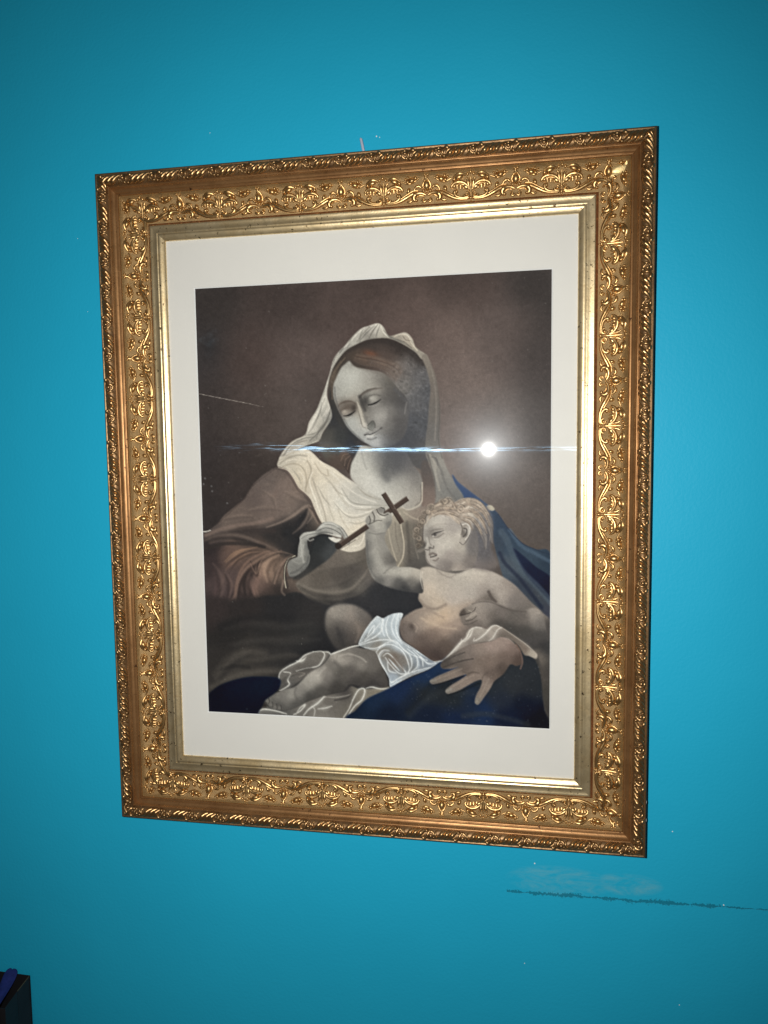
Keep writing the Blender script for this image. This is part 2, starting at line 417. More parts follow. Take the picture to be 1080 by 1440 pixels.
def palmette():
    R = Relief(_P)
    R.dome(0, WI-3.2, 1.7, 1.7, 1.5); R.dome(0, WI-1.3, 1.0, 1.0, .9)
    R.strand(Q([(0,8),(0,14),(0,21),(0,24.5)]), .8, .5, 1.1)
    for x, q in ((-3.2,26.2),(0,27.6),(3.2,26.2)): R.dome(x, WI-q, 1.25, 1.25, 1.3)
    for g in (-1, 1):
        R.spiral(g*4.4, WI-7.2, 3.3, 5.4, g, .9)
        R.strand(Q(mirror([(1.5,3.6),(9,4.0),(14.5,5.4),(17.6,8.6),(16.6,11.0),(14.8,10.6)], g)), .8, 1.3, 1.25); R.dome(g*15.2, WI-10.2, 1.6, 1.5, 1.6)
        R.strand(Q(mirror([(.8,11),(2.6,17),(3.2,21),(5.0,23.6)], g)), .7, .6, 1.2)
        # acanthus leaf: rim, lobes and tip
        R.strand(Q(mirror([(1.4,11.5),(4.0,16.2),(8.5,19.2),(13.8,19.8),(18.6,18.2),(20.6,15.0),(19.0,13.6)], g)), .8, .5, 1.5, 1.1)
        R.dome(g*5.4, WI-14.8, 3.4, 2.0, 1.5, g*-35)
        for a_, b_, c_ in (((5,18),(7.4,15),(7.4,11.6)),((8.6,19.4),(11,16),(11,12)),((12.6,19.8),(14.6,16.4),(14.2,12.6)),((16.4,19),(17.6,16),(17,13.4))): R.strand(Q(mirror([a_, b_, c_], g)), .8, .4, 1.3, .72, 4)
        R.strand(Q(mirror([(2.4,12.4),(6.5,16.4),(12,17.6),(17,16.8)], g)), .5, .4, .8, 1.6)
    return R.mesh('palmette_ornament', M_relief)
def scroll(g):
    R = Relief(_P)
    R.strand(Q(mirror([(2.6,2.6),(11,2.9),(18,4.6),(25,8.0),(32,11.3),(38.5,11.9),(43.5,10.2)], g)), .7, .8, 1.5)
    R.strand(Q(mirror([(6,5.0),(14,5.6),(20,7.8),(26,11.4),(32,14.2),(38,14.6)], g)), .35, .4, .75)
    R.strand(Q(mirror([(30,9.0),(31.5,5.6),(28.6,3.2),(25.4,4.0)], g)), .5, .8, 1.0); R.strand(Q(mirror([(33,13.4),(34.6,17.2),(38.4,18.6),(40.6,16.8)], g)), .5, .8, 1.1)
    R.strand(Q(mirror([(23,8.6),(25.4,11),(26.6,12.4)], g)), .5, .5); R.dome(g*27.2, WI-14.6, 1.7, 2.5, 1.7, g*20); R.strand(Q(mirror([(25.6,12.8),(26.2,16),(28.6,16.8),(29.4,14)], g)), .4, .4, .5)
    return R.mesh('scroll_ornament', M_relief)
def bud():
    R = Relief(_P)
    R.dome(0, WI-19, 3.2, 4.7, 3.0); R.strand(Q([(-2.8,15.6),(-4.3,19),(-2.4,23),(0,25.5),(2.4,23),(4.3,19),(2.8,15.6)]), .6, .6, .8)
    R.strand(Q([(0,23),(.5,26),(0,28)]), 1, .6); R.dome(-1.8, WI-28, 1.0, 1.0, 1.1); R.dome(1.8, WI-28, 1.0, 1.0, 1.1)
    for x, q in ((-5.2,15.8),(-3.6,13.6),(0,12.8),(3.6,13.6),(5.2,15.8)): R.dome(x, WI-q, 1.25, 1.25, 1.3)
    for g in (-1, 1):
        R.spiral(g*3.3, WI-4.8, 2.6, 5.0, -g, .8)
        R.strand(Q(mirror([(.6,9.2),(5.5,11.4),(10.8,11.2),(14.0,8.4),(13.6,5.2),(11.4,4.0)], g)), .8, 1.0, 1.9); R.dome(g*11.6, WI-4.4, 1.7, 1.5, 1.7)
        R.strand(Q(mirror([(3,8.6),(8,9.2),(11,7.4)], g)), .4, .3, .7)
    return R.mesh('bud_ornament', M_relief)
def sprig(g):
    R = Relief(_P)
    R.dome(g*12.4, WI-24.4, 4.4, 1.9, 2.2, g*12); R.dome(g*17.5, WI-22.6, 2.4, 1.2, 1.5, g*40); R.strand(Q(mirror([(5,25.5),(9,26.6),(14,26.4),(19,24)], g)), .5, .5, 1.0)
    R.dome(g*31, WI-24.2, 3.6, 2.1, 2.5, g*-15); R.dome(g*26.6, WI-23.2, 1.6, 1.9, 1.9); R.dome(g*27.4, WI-26.6, 1.3, 1.3, 1.5); R.dome(g*24.2, WI-25.4, 1.2, 1.1, 1.2); R.dome(g*35.6, WI-26, 1.8, 1.2, 1.4, g*30)
    R.strand(Q(mirror([(20,24),(24,22.4),(28,21.6),(33,22.6),(39,26)], g)), .4, .4, .8)
    return R.mesh('sprig_ornament', M_relief)
def rope_leaf():
    R = Relief(_Q, 1.0)
    R.strand([(3.7*math.cos(a), 7.8+4.0*math.sin(a)) for a in np.linspace(.3, 5.9, 11)], 1.2, 1.0, 1.7); R.dome(0, 7.8, 1.7, 1.7, 1.9); R.dome(-1.2, 11.8, 1.6, 1.2, 1.4)
    for k, x in enumerate((11.5, 17.4, 23.6)):
        R.strand([(x+9.0,13.0),(x+4.5,12.2),(x+.5,9.8),(x-3.8,6.4),(x-9.0,3.4)], .8, .8, 2.6, 1.15)
        R.strand([(x+6.0,10.2),(x+2.6,7.6),(x-1.2,5.0),(x-4.2,3.2)], .4, .5, 1.1, 1.2)
    R.strand([(7.4,12.8),(5.0,11.0),(5.6,6.8),(9.0,3.6)], .6, .6, 1.6); R.dome(27.6, 5.0, 2.6, 1.5, 1.9, -25); R.dome(30.4, 12.0, 2.0, 1.1, 1.5)
    return R.mesh('leaf_ornament', M_leaf)
def repair():
    R = Relief(_P, 1.0)
    R.dome(0, 33.5, 10.5, 4.6, 1.55, 8); R.dome(-8.5, 30.5, 6, 3.2, 1.4, -20); R.dome(6, 37.5, 5.5, 3.0, 1.3, 20)
    return R.mesh('plaster_repair', M_patch)
W_, H_ = X1-X0, Z1-Z0
# each rail: length, centre of its outer edge, direction along, direction inwards, a known palmette, a known rope rosette
RAILS = [('bottom', W_, (fx, Z0), (1, 0), (0, 1), .0336-fx, .002), ('right', H_, (X1, fz), (0, 1), (-1, 0), .0835-fz, .0265-fz),
         ('top', W_, (fx, Z1), (-1, 0), (0, -1), -(-.072-fx), -(-.0581-fx)), ('left', H_, (X0, fz), (0, -1), (1, 0), -(.1251-fz), .004)]
ME = {'palmette_ornament': palmette(), 'bud_ornament': bud(), 'leaf_ornament': rope_leaf()}
SC, SP = {g: scroll(g) for g in (-1, 1)}, {g: sprig(g) for g in (-1, 1)}
def clipped(me, x, L, name):
    """the mesh, or a copy cut at the mitre when the ornament crosses it; None when nothing is left"""
    co = np.empty(len(me.vertices)*3, np.float32); me.vertices.foreach_get('co', co); co = co.reshape(-1, 3)
    d = L/2-co[:, 1]-np.abs(co[:, 0]+x)
    if d.min() > 0: return me
    if d.max() <= .0005: return None
    bm = bmesh.new(); bm.from_mesh(me)
    for s in (-1, 1):
        bmesh.ops.bisect_plane(bm, geom=bm.verts[:]+bm.edges[:]+bm.faces[:], plane_co=(s*(L/2)-x, 0, 0), plane_no=(s, 1, 0), clear_outer=True)
    if len(bm.faces) < 6: bm.free(); return None
    out = me.copy(); bm.to_mesh(out); bm.free(); return out
PER, ROP = .0938, .0355
for name, L, (cx, cz), (ax, az), (ix, iz), pal, ros in RAILS:
    MX = Matrix(((ax, ix, 0, cx-fx), (0, 0, -1, 0), (az, iz, 0, cz-Z0), (0, 0, 0, 1)))   # local x along, y inwards, z off the wall
    rail = {}
    for band, P in BANDS.items():
        nseg = 24
        vs, fs = [], []
        for j in range(nseg+1):
            t = j/nseg*2-1
            for w_, h_ in P: vs.append((t*(L/2-w_*mm), w_*mm, h_*mm))
        K = len(P)
        for j in range(nseg):
            for i in range(K-1): a = j*K+i; fs.append((a, a+K, a+K+1, a+1))
        o = obj(band, vs, fs, MATS[band], frame)
        o.matrix_local = MX; rail[band] = o
        me = o.data; bm = bmesh.new(); bm.from_mesh(me)
        if sum(fc.normal.z for fc in bm.faces) < 0 or (band == 'side_face' and sum(fc.normal.y for fc in bm.faces) > 0): bmesh.ops.reverse_faces(bm, faces=bm.faces)
        bm.to_mesh(me); bm.free()
    def put(name, me, x, parent):
        me = clipped(me, x, L, name)
        if me is None: return
        o = obj(name, None, None, me=me, parent=parent); o.location = (x, 0, 0)
    n = int(L/PER)+2
    for k in range(-n, n+1):
        x = pal+k*PER
        if abs(x) < L/2:
            put('palmette_ornament', ME['palmette_ornament'], x, rail['frieze'])
        if abs(x) < L/2+.03:
            for g in (-1, 1): put('scroll_ornament', SC[g], x, rail['frieze']); put('sprig_ornament', SP[g], x, rail['frieze'])
        if abs(x+PER/2) < L/2: put('bud_ornament', ME['bud_ornament'], x+PER/2, rail['frieze'])
    n = int(L/ROP)+2
    for k in range(-n, n+1):
        x = ros+k*ROP
        if abs(x) < L/2+.02: put('leaf_ornament', ME['leaf_ornament'], x, rail['rope_moulding'])
    if name == 'top':
        o = obj('plaster_repair', None, None, me=repair(), parent=rail['frieze']); o.location = (-(.2685-fx), 0, 0); tag(o, 'smooth bright gold repair on the carving near the upper right corner')
    if name == 'right':
        for cz_, r_ in ((-.3165, .0017), (-.3365, .0019)):
            vs = [(cz_-fz+r_*math.cos(t)*(1+.3*math.sin(3*t)), -.00025, .0305+.0014*math.sin(t)) for t in np.linspace(0, 2*math.pi, 9)[:-1]]
            obj('white_chip', vs+[(v_[0], .0005, v_[2]) for v_ in vs], [tuple(range(8)), tuple(range(15, 7, -1))]+[(k, (k+1) % 8, (k+1) % 8+8, k+8) for k in range(8)], M_fleck, rail['side_face'], smooth=False)
frame_back = obj('backing_board', *box(X0-fx+.012, X1-fx-.012, -.0105, -.001, .012, H_-.012), M_back, frame, smooth=False)

# mount with a bevelled window, print, glass
PX_ = [(-.2, .24898), (.2, .24898), (.2, -.24898), (-.2, -.24898)]       # print window, world x and z about the print centre
ii = 73.5*mm-.004
mo = [(X0+ii, Z1-ii), (X1-ii, Z1-ii), (X1-ii, Z0+ii), (X0+ii, Z0+ii)]
def ring(a, ya, b, yb): return [(x-fx, ya, z-Z0) for x, z in a]+[(x-fx, yb, z-Z0) for x, z in b], [(i, i+4, (i+1) % 4+4, (i+1) % 4) for i in range(4)]
bw = [(x*1.0062, z*1.005) for x, z in PX_]
v, f = ring(mo, -ZP-.0006, bw, -ZP-.0006); obj('mount_board', v, [q[::-1] for q in f], M_mat, frame, smooth=False)
v, f = ring(bw, -ZP-.0006, PX_, -ZP+.0004); obj('window_bevel', v, [q[::-1] for q in f], M_bevel, frame, smooth=False)
v, f = box(X0+ii-fx, X1-ii-fx, -.0135, -.0131, Z0+ii-Z0, Z1-ii-Z0)
def paint_print():
    # ---- ground of the picture
    full = [(PX0, PY0), (PX0+PW, PY0), (PX0+PW, PY0+PH), (PX0, PY0+PH)]
    canvas[:] = field([(285,412,58,52,51),(400,418,66,56,54),(530,398,70,58,55),(650,400,72,60,57),(768,392,60,54,53),
        (285,500,56,52,53),(350,510,74,61,58),(420,500,86,73,70),(290,570,60,53,52),(370,580,70,60,57),(420,570,84,73,70),
        (480,440,78,65,62),(570,440,86,71,67),(630,470,100,84,79),(650,540,104,89,84),(700,480,86,74,71),(765,500,66,59,58),
        (640,600,106,93,89),(700,600,98,88,85),(762,600,70,64,63),(300,650,54,48,48),(350,660,60,52,50),(390,620,70,61,58),
        (700,680,96,85,81),(762,700,82,73,70),(740,750,78,70,67),(300,710,50,45,45),(340,690,56,48,47),
        (300,880,48,44,43),(400,900,46,45,46),(500,850,46,46,49),(550,840,46,46,50),(330,960,52,48,47),(760,960,66,62,59),(600,700,110,98,92),(600,800,90,84,80)], 0, CW, 0, CH, 34)
    canvas[:] += (canvas.mean(-1, keepdims=True)-canvas)*.13
    canvas[:] *= 1.07
    canvas[:] *= (1+.035*cloud(60, 4, 3)[..., None]+.015*cloud(6, 2, 4)[..., None])
    for i in range(26):   # damp bloom at the left
        dab(297+prng.normal(0, 7), 482+prng.normal(0, 13), 1+3*prng.random(), 1+4*prng.random(), 40, (84, 88, 94), .16)
    dab(296, 484, 9, 14, 0, (40, 42, 46), .35)

    # ---- blue cloak on the right
    cl = region([(636,668),(645,679),(664,694),(686,711),(700,723),(715,745),(733,764),(752,773),(773,781),(775,860),(775,900),(755,880),(730,850),(712,825),(700,790),(690,750),(675,715),(655,703),(643,690)],
        [(650,688,24,60,118),(668,703,22,58,116),(684,714,28,60,108),(694,722,40,60,88),(708,745,38,60,90),(722,762,42,64,90),(745,782,46,66,88),(768,795,38,56,78),
         (700,760,54,66,82),(712,800,72,82,94),(725,830,54,62,76),(750,850,60,66,76),(768,870,60,62,74)], 9, .7)
    region([(720,771),(735,782),(752,797),(775,815),(775,845),(762,835),(749,821),(738,808),(730,794)], [(725,780,18,32,70),(750,810,14,24,60),(770,830,12,18,46)], 10, .8)
    stroke([(704,748),(712,760),(722,785),(735,806),(757,828),(774,848)], 9, (74,88,102), .6, 2.2)
    stroke([(702,778),(709,792),(728,812),(745,834),(760,854)], 5, (26,34,58), .6, 2)
    stroke([(716,746),(732,768),(752,779),(772,790)], 5, (74,102,132), .5, 2)
    stroke([(700,724),(715,745),(733,764),(752,773),(773,781)], 1, (34,44,66), .7, .6)
    region([(684,712),(690,711),(695,716),(692,719),(686,717)], [(690,715,178,170,154)], 5, .6)

    # ---- brown robe of the near arm
    rb = region([(391,657),(380,662),(369,669),(357,681),(349,693),(343,702),(316,724),(306,736),(286,750),(278,753),(278,870),(300,866),(340,850),(372,838),(392,838),(415,832),(440,838),(480,842),(520,836),(560,800),(560,740),(440,690),(420,668),(404,657)],
        [(392,662,104,92,87),(375,675,100,89,85),(405,680,120,105,98),(420,695,122,107,99),(385,700,116,102,96),(355,705,98,86,82),(345,722,106,93,87),(380,722,112,98,92),(410,715,118,104,97),(325,735,106,93,87),(300,748,88,78,75),
         (430,705,96,86,82),(345,752,70,62,60),(390,750,52,49,49),(410,742,48,46,47),(425,728,46,44,46),(440,745,60,56,54),(436,718,104,93,86),(450,735,112,100,92),(425,755,48,47,49),(400,770,50,48,49),
         (295,770,52,46,47),(300,790,62,53,54),(320,785,98,80,74),(335,778,108,88,79),(360,778,92,77,70),(385,783,116,97,86),(375,800,150,124,108),(395,800,120,101,90),(405,815,98,86,79),(350,800,84,70,66),(345,820,92,76,72),(325,810,88,74,72),(310,830,78,66,66),(340,840,60,52,52),(365,822,110,90,83),(300,850,62,54,54),(375,835,70,60,57),(395,832,56,50,49),(430,800,48,48,50),(460,800,72,67,63)], 8, .9)
    S = lambda *a, **k: stroke(*a, clip=rb, **k)
    S([(290,752),(312,743),(335,738),(360,735),(383,729)], 5, (136,116,107), .55, 2.2)
    S([(375,741),(395,734),(412,725),(424,716),(432,711),(437,712)], 4.5, (140,123,113), .75, 1.8, (.3,.6))
    S([(300,757),(330,748),(360,746),(385,746)], 7, (62,55,54), .7, 2.6)
    S([(400,752),(418,742),(426,728),(431,717)], 9, (44,43,45), .85, 2.5, (.6,.2))
    S([(405,748),(420,762),(418,778)], 16, (42,42,44), .75, 5)
    S([(296,762),(320,754),(345,756),(362,763)], 5, (98,84,79), .55, 2)
    S([(290,770),(315,764),(345,764),(372,768)], 5, (56,50,49), .8, 1.6)
    S([(316,789),(326,779),(338,773),(352,771)], 3, (140,112,92), .65, 1.1, (.2,.2))
    S([(324,786),(336,777),(350,774)], 1.6, (150,124,102), .6, .8, (.2,.2))
    S([(329,840),(332,820),(339,801),(351,787),(372,776),(390,773)], 3.4, (146,116,102), .6, 2.2, (.2,.2)); S([(345,836),(343,818),(350,800)], 6, (46,41,41), .7, 2.2, (.4,.2)); S([(318,800),(326,792),(338,788)], 5, (120,96,86), .6, 2, (.2,.2)); S([(300,800),(306,820),(300,842)], 7, (92,74,74), .5, 3, (.3,.3)); S([(306,852),(322,846),(331,834)], 3.5, (122,98,90), .5, 2.2, (.2,.3))
    S([(352,788),(357,797),(358,806),(362,806),(362,797),(366,787),(378,779)], 2.6, (62,52,50), .8, 1.1, (.3,.3))
    S([(336,838),(338,818),(348,800)], 4, (58,50,50), .75, 1.6, (.4,.3))
    S([(353,836),(356,818),(354,806)], 5, (56,49,49), .6, 2)
    S([(374,808),(371,796),(378,785),(392,779)], 5, (158,131,114), .6, 2.6, (.2,.2)); S([(388,812),(386,798),(394,786)], 4, (84,71,65), .5, 2.2, (.2,.2)); S([(398,822),(402,804),(409,790)], 3, (136,114,102), .6, 1.4, (.2,.2)); S([(364,838),(360,826),(364,812),(368,800)], 5, (132,106,96), .55, 2.4, (.2,.2))
    S([(386,820),(392,800),(402,786),(412,780)], 2.5, (128,107,95), .5, 1.3)
    S([(360,838),(356,828),(360,815)], 4, (124,100,92), .55, 1.8)
    S([(296,846),(318,848),(329,840),(332,826)], 3, (118,96,88), .5, 1.6)
    for p, c, w in (([(404,790),(392,800),(384,816)],(72,62,58),4),([(372,782),(366,794),(366,812)],(150,124,108),3),([(344,776),(332,790),(322,806)],(72,60,57),4),([(318,800),(312,818),(306,836)],(106,88,82),4),([(384,776),(398,776),(410,779)],(146,124,110),2.4),([(312,748),(340,743),(372,738)],(78,68,65),3),([(404,700),(420,690),(428,698)],(136,119,109),3),([(438,716),(446,728),(452,736)],(74,66,63),3),([(436,712),(440,724),(432,736)],(150,132,120),2)):
        S(p, w, c, .5, 1.6, (.2,.2))
    for i in range(16):
        dab(prng.uniform(350,425), prng.uniform(668,715), 2+5*prng.random(), 1.5+2*prng.random(), prng.uniform(0,180), prng.choice([(98,86,82),(132,116,106),(112,92,86)]), .22, clip=rb)
    stroke([(306,736),(343,702),(357,682),(391,657)], 1.2, (72,62,60), .5, 1)

    def fold(p, w, lt, dk, off=(1.2, 2.6), a=.7, clip=None):
        p = np.array(p, float)
        stroke(p+np.array(off)*w*.45, w*1.4, dk, a*.85, w*.6, (.2,.2), clip=clip); stroke(p, w*1.15, lt, a*.95, w*.62, (.15,.15), clip=clip)
    for p, w, lt, dk, off in (
        ([(286,760),(305,753),(328,751),(350,756),(370,764),(390,772)], 4, (112,98,91), (50,46,46), (0,2.6)),
        ([(318,790),(328,781),(342,773),(362,769)], 3.4, (158,126,105), (74,60,55), (1,2.6)),
        ([(326,793),(336,784),(350,777),(366,775)], 2.4, (140,112,95), (78,64,58), (1,2.2)),
        ([(331,846),(334,822),(342,804),(355,792),(378,779),(396,774)], 3.6, (150,122,107), (58,49,47), (2.4,1.6)),
        ([(352,792),(357,802),(361,806),(364,798),(368,788)], 2.4, (138,113,101), (56,47,45), (0,2.6)),
        ([(358,836),(355,822),(358,808)], 5, (134,108,99), (56,48,47), (-2.4,0)),
        ([(376,818),(372,802),(378,788),(392,780)], 4.4, (166,139,121), (88,73,66), (2.2,1.4)),
        ([(386,820),(391,803),(400,789),(411,782)], 3, (142,119,107), (78,66,61), (2,1)),
        ([(396,828),(400,808),(406,795)], 2.6, (126,107,97), (66,57,54), (1.6,.6)),
        ([(432,712),(440,722),(447,736)], 3, (148,129,117), (72,63,60), (2,-.6)),
        ([(436,716),(432,728),(424,740),(412,750)], 3.4, (128,113,104), (46,44,45), (-2,-1)),
        ([(300,792),(310,806),(314,826),(306,850)], 5, (108,90,86), (62,53,53), (-2.4,1)),
        ([(320,806),(326,822),(322,842)], 4, (116,96,90), (60,51,50), (-2,.5)),
        ([(402,690),(418,698),(432,704)], 4, (136,119,110), (100,88,83), (0,2)),
        ([(350,716),(372,712),(396,714)], 4, (124,109,101), (96,84,80), (0,2)),
        ([(372,690),(386,700),(390,716)], 3, (130,114,105), (100,88,83), (-1.6,.6)),
        ([(316,728),(336,724),(356,724)], 3.4, (124,108,100), (90,79,75), (0,2))):
        fold(p, w, lt, dk, off, .62, rb)
    # ---- dress in the middle and the dark lap
    region([(473,771),(490,768),(516,764),(520,796),(534,815),(600,836),(590,860),(560,862),(500,850),(455,850),(430,838),(416,822),(424,812),(440,800),(458,786)],
        [(495,780,114,106,98),(470,790,104,96,90),(450,808,94,87,81),(478,808,84,78,74),(500,800,80,75,72),(512,790,92,86,80),(490,820,74,70,67),(425,820,108,100,93),(445,826,96,89,83),(470,832,104,97,91),
         (500,825,104,98,92),(514,812,98,92,88),(530,830,52,52,55),(560,845,46,47,51),(500,845,54,53,55),(460,845,62,59,58),(590,845,46,46,50)], 7, 1.1)
    stroke([(418,820),(440,829),(468,833),(494,828),(510,812),(517,800)], 5, (122,114,106), .65, 2, (.5,.3))
    stroke([(424,828),(445,838),(470,840),(500,836)], 4, (76,72,69), .6, 2)
    stroke([(420,824),(440,840),(462,848)], 4, (96,90,84), .45, 2)
    dab(500,850,40,10,0,(48,48,52),.5); dab(555,840,34,12,10,(44,45,49),.75)
    lap = [(286,850),(330,842),(400,836),(450,848),(458,880),(472,912),(440,935),(400,955),(360,955),(300,975),(286,980)]
    lp = region(lap, [(300,860,58,51,51),(340,855,50,46,46),(400,855,44,43,45),(440,860,50,48,49),(320,890,46,44,44),(380,890,50,48,48),(430,890,52,51,51),(450,905,40,40,43),(310,930,54,51,50),(350,925,66,62,59),(390,925,54,52,52),(430,930,44,44,46),(330,950,72,68,65),(370,945,66,62,60),(300,968,56,53,52),(395,948,50,49,50)], 13, 3)
    stroke([(303,948),(320,928),(340,917)], 11, (84,79,74), .45, 5, clip=lp); stroke([(342,922),(350,916),(372,918)], 9, (84,79,75), .45, 4.5, clip=lp); stroke([(312,940),(330,936),(350,938)], 5, (40,39,40), .5, 2.5, clip=lp)
    stroke([(343,924),(375,926),(415,922)], 8, (70,66,63), .4, 3.5, clip=lp)
    stroke([(296,966),(325,952),(365,944),(404,942)], 9, (88,83,78), .5, 4.2, clip=lp)
    stroke([(330,905),(380,898),(430,896)], 7, (62,59,58), .4, 4, clip=lp)
    stroke([(310,880),(350,868),(410,868)], 10, (38,38,40), .4, 5, clip=lp)

    for p, w, lt, dk, off in (
        ([(420,818),(440,828),(468,832),(494,826),(512,808)], 5, (124,116,108), (66,62,60), (0,2.4)),
        ([(424,830),(446,840),(470,842),(500,836),(520,822)], 4, (98,92,86), (50,49,50), (0,2.4)),
        ([(440,806),(462,796),(490,792),(512,784)], 5, (112,104,97), (76,71,67), (0,2)),
        ([(455,822),(478,818),(500,806)], 4, (96,89,84), (68,64,62), (0,2)),
        ([(300,956),(318,934),(336,920),(352,915)], 6, (92,87,82), (44,43,44), (1.6,2)),
        ([(340,928),(368,926),(404,920),(440,924)], 6, (84,80,76), (42,42,43), (0,2.4)),
        ([(298,964),(324,952),(362,944),(404,943)], 6, (98,93,87), (48,47,48), (0,2.2)),
        ([(316,884),(352,876),(396,880),(440,876)], 8, (70,67,66), (42,42,43), (0,2)),
        ([(322,906),(360,900),(410,902),(452,898)], 7, (74,71,69), (42,42,43), (0,2))):
        fold(p, w, lt, dk, off, .3)
    # ---- head: hair mass, then veil, face
    region([(505,482),(530,474),(560,478),(590,494),(604,520),(608,560),(604,620),(598,660),(560,650),(480,660),(455,640),(452,615),(466,592),(464,560),(464,535),(472,512),(486,492)],
        [(520,486,66,58,55),(560,488,58,51,49),(590,505,62,57,56),(500,497,74,65,60),(480,510,70,63,59),(468,535,92,82,74),(466,560,62,60,58),(472,585,58,57,57),(465,605,74,71,68),(458,625,88,85,80),(485,620,54,55,58),(500,640,66,62,62),(480,650,84,72,66),
         (545,505,82,70,65),(560,520,108,98,93),(575,520,106,101,100),(590,530,94,92,94),(600,560,80,80,84),(585,560,94,93,96),(570,545,112,108,106),(590,600,76,77,82),(596,635,80,78,79),(580,620,70,71,76)], 9, 1)
    hm = mask([(505,482),(530,474),(560,478),(590,494),(604,520),(608,560),(604,620),(590,620),(574,600),(572,570),(560,548),(540,524),(515,519),(492,508),(472,540),(468,530),(474,510),(486,492)], .8)
    full_ = np.zeros((CH, CW), np.float32); full_[hm[3]:hm[4], hm[1]:hm[2]] = hm[0]
    gx = np.clip(((np.arange(CW)/PS+PX0)-545)/14, 0, 1)[None]; tx = cloud(3.4, 3, 21)
    canvas[:] *= 1+(.055*full_*gx*tx)[..., None]
    for i in range(70):
        x, y = prng.uniform(550,600), prng.uniform(508,590); t = prng.uniform(0,6.3); r = prng.uniform(2,4.5); g = prng.choice([66,84,120,136])
        stroke([(x+r*math.cos(t+q), y+r*math.sin(t+q)) for q in (0,.6,1.2,1.8,2.4)], 1, (g, g*.98, g*.98), .3, .8, (.2,.2), clip=hm)
    dab(522,498,9,4.5,15,(118,76,58),.7,clip=hm); dab(512,505,9,5,40,(100,78,66),.5,clip=hm); dab(500,502,8,6,0,(78,66,59),.6,clip=hm); dab(540,512,9,5,30,(112,96,87),.5,clip=hm)
    for i in range(26):
        o = i*1.0
        stroke([(497+o*.25,509-o*.45),(512+o*.2,514-o*.6),(530+o*.3,517-o*.55),(546+o*.6,525-o*.5),(558+o*.4,538-o*.6)], .7, prng.choice([(130,108,94),(84,66,58),(122,108,99),(102,84,75)]), .32, .8, (.3,.2), clip=hm)
    stroke([(470,515),(482,499),(500,489),(530,480),(560,486),(585,502),(597,512)], 7, (56,50,48), .55, 2.5, clip=hm)
    for i in range(7):
        stroke([(487-i,503+i*1.2),(475-i*.8,520+i),(468-i*.4,540)], .8, prng.choice([(136,118,100),(90,78,70)]), .5, .5, clip=hm)
    region([(466,580),(474,590),(484,606),(498,622),(508,632),(500,640),(480,640),(455,632),(450,622),(458,606)], [(470,592,56,56,58),(462,612,76,74,71),(480,615,58,59,60),(495,628,52,54,60),(458,628,92,88,84),(475,634,78,76,74)], 7, 1.5)
    # veil, left fall and crown
    vl = region([(533,455.5),(520,459),(509,463),(496,475),(486,487),(477,496),(470,507),(465,526),(457,549),(447,575),(436,593),(430,611),(414,619),(403,629),(393,645),(400,648),(416,634),(432,626),(449,620),(455,608),(466,591),(467.5,580),(461,557),(463,540),(465,530),(471,515),(486,495),(502,485),(520,478),(546,476.5),(566,484),(585,496),(594,506),(600,500),(586,489),(581,477),(572,468.5),(559,471),(548,473),(541,461)],
        [(533,459,206,200,190),(523,465,186,180,172),(510,470,178,173,165),(500,478,170,166,158),(520,474,136,131,124),(540,468,176,170,160),(545,475,150,143,134),(560,476,148,140,130),(572,472,172,162,150),(580,482,166,156,143),(590,498,150,142,132),(486,490,160,156,150),(472,508,170,166,158),(467,522,168,163,156),(460,545,176,172,164),(452,570,186,182,173),(458,580,172,168,160),(463,585,150,147,141),(445,590,190,184,174),(440,605,196,190,180),(452,602,170,165,156),(430,616,188,181,170),(412,626,172,165,155),(400,638,178,171,160),(440,618,150,145,137)], 5, .6)
    V = lambda *a, **k: stroke(*a, clip=vl, **k)
    V([(533,457),(526,466),(520,477)], 2.2, (116,111,105), .8, .8, (.3,.6)); V([(521,461),(512,470),(504,481)], 2, (124,119,112), .6, .9)
    V([(537,459),(541,468),(547,474)], 2.4, (208,201,190), .8, .8); V([(515,461),(504,470),(494,480),(484,491)], 1.5, (204,198,188), .7, .6)
    V([(556,474),(566,471),(575,474),(580,484),(588,494)], 1.3, (206,194,178), .8, .6); V([(560,478),(570,482),(580,490)], 1.6, (110,102,95), .7, .7)
    V([(568,474),(572,479),(578,480)], 1.4, (116,106,97), .7, .7)
    V([(485,490),(474,503),(469,514)], 1.4, (96,92,88), .6, .7); V([(478,497),(471,510),(466,526),(461,541)], 1, (208,202,192), .7, .5)
    V([(462,552),(456,570),(447,585),(438,600)], 3, (214,208,198), .55, 1.4); V([(466,576),(462,588),(452,602),(446,616)], 2.2, (128,124,118), .6, 1)
    V([(451,575),(447,590),(438,605),(430,612)], 1.8, (146,141,134), .6, 1); V([(458,560),(452,578),(456,592),(448,606)], 1.4, (140,136,130), .55, .9)
    V([(398,645),(404,634),(416,624),(432,619)], 2, (126,119,111), .6, 1); V([(394,644),(403,631),(414,621),(430,613)], 1.2, (206,198,186), .6, .6)
    V([(449,619.5),(433,625.5),(417,633)], 1.1, (212,206,194), .8, .5)
    for p, g in (([(500,470),(494,480),(490,490)],118),([(512,464),(508,474),(508,482)],122),([(448,578),(440,592),(434,606)],206),([(463,566),(460,578),(452,590)],206),([(466,586),(458,598),(450,612)],108),([(424,618),(412,626),(402,640)],206),([(472,506),(467,520),(463,540)],120),([(541,466),(552,476),(566,482)],112),([(430,612),(442,610),(452,604)],128)):
        V(p, 2.2, (g, g*.97, g*.92), .65, 1, (.3,.3))
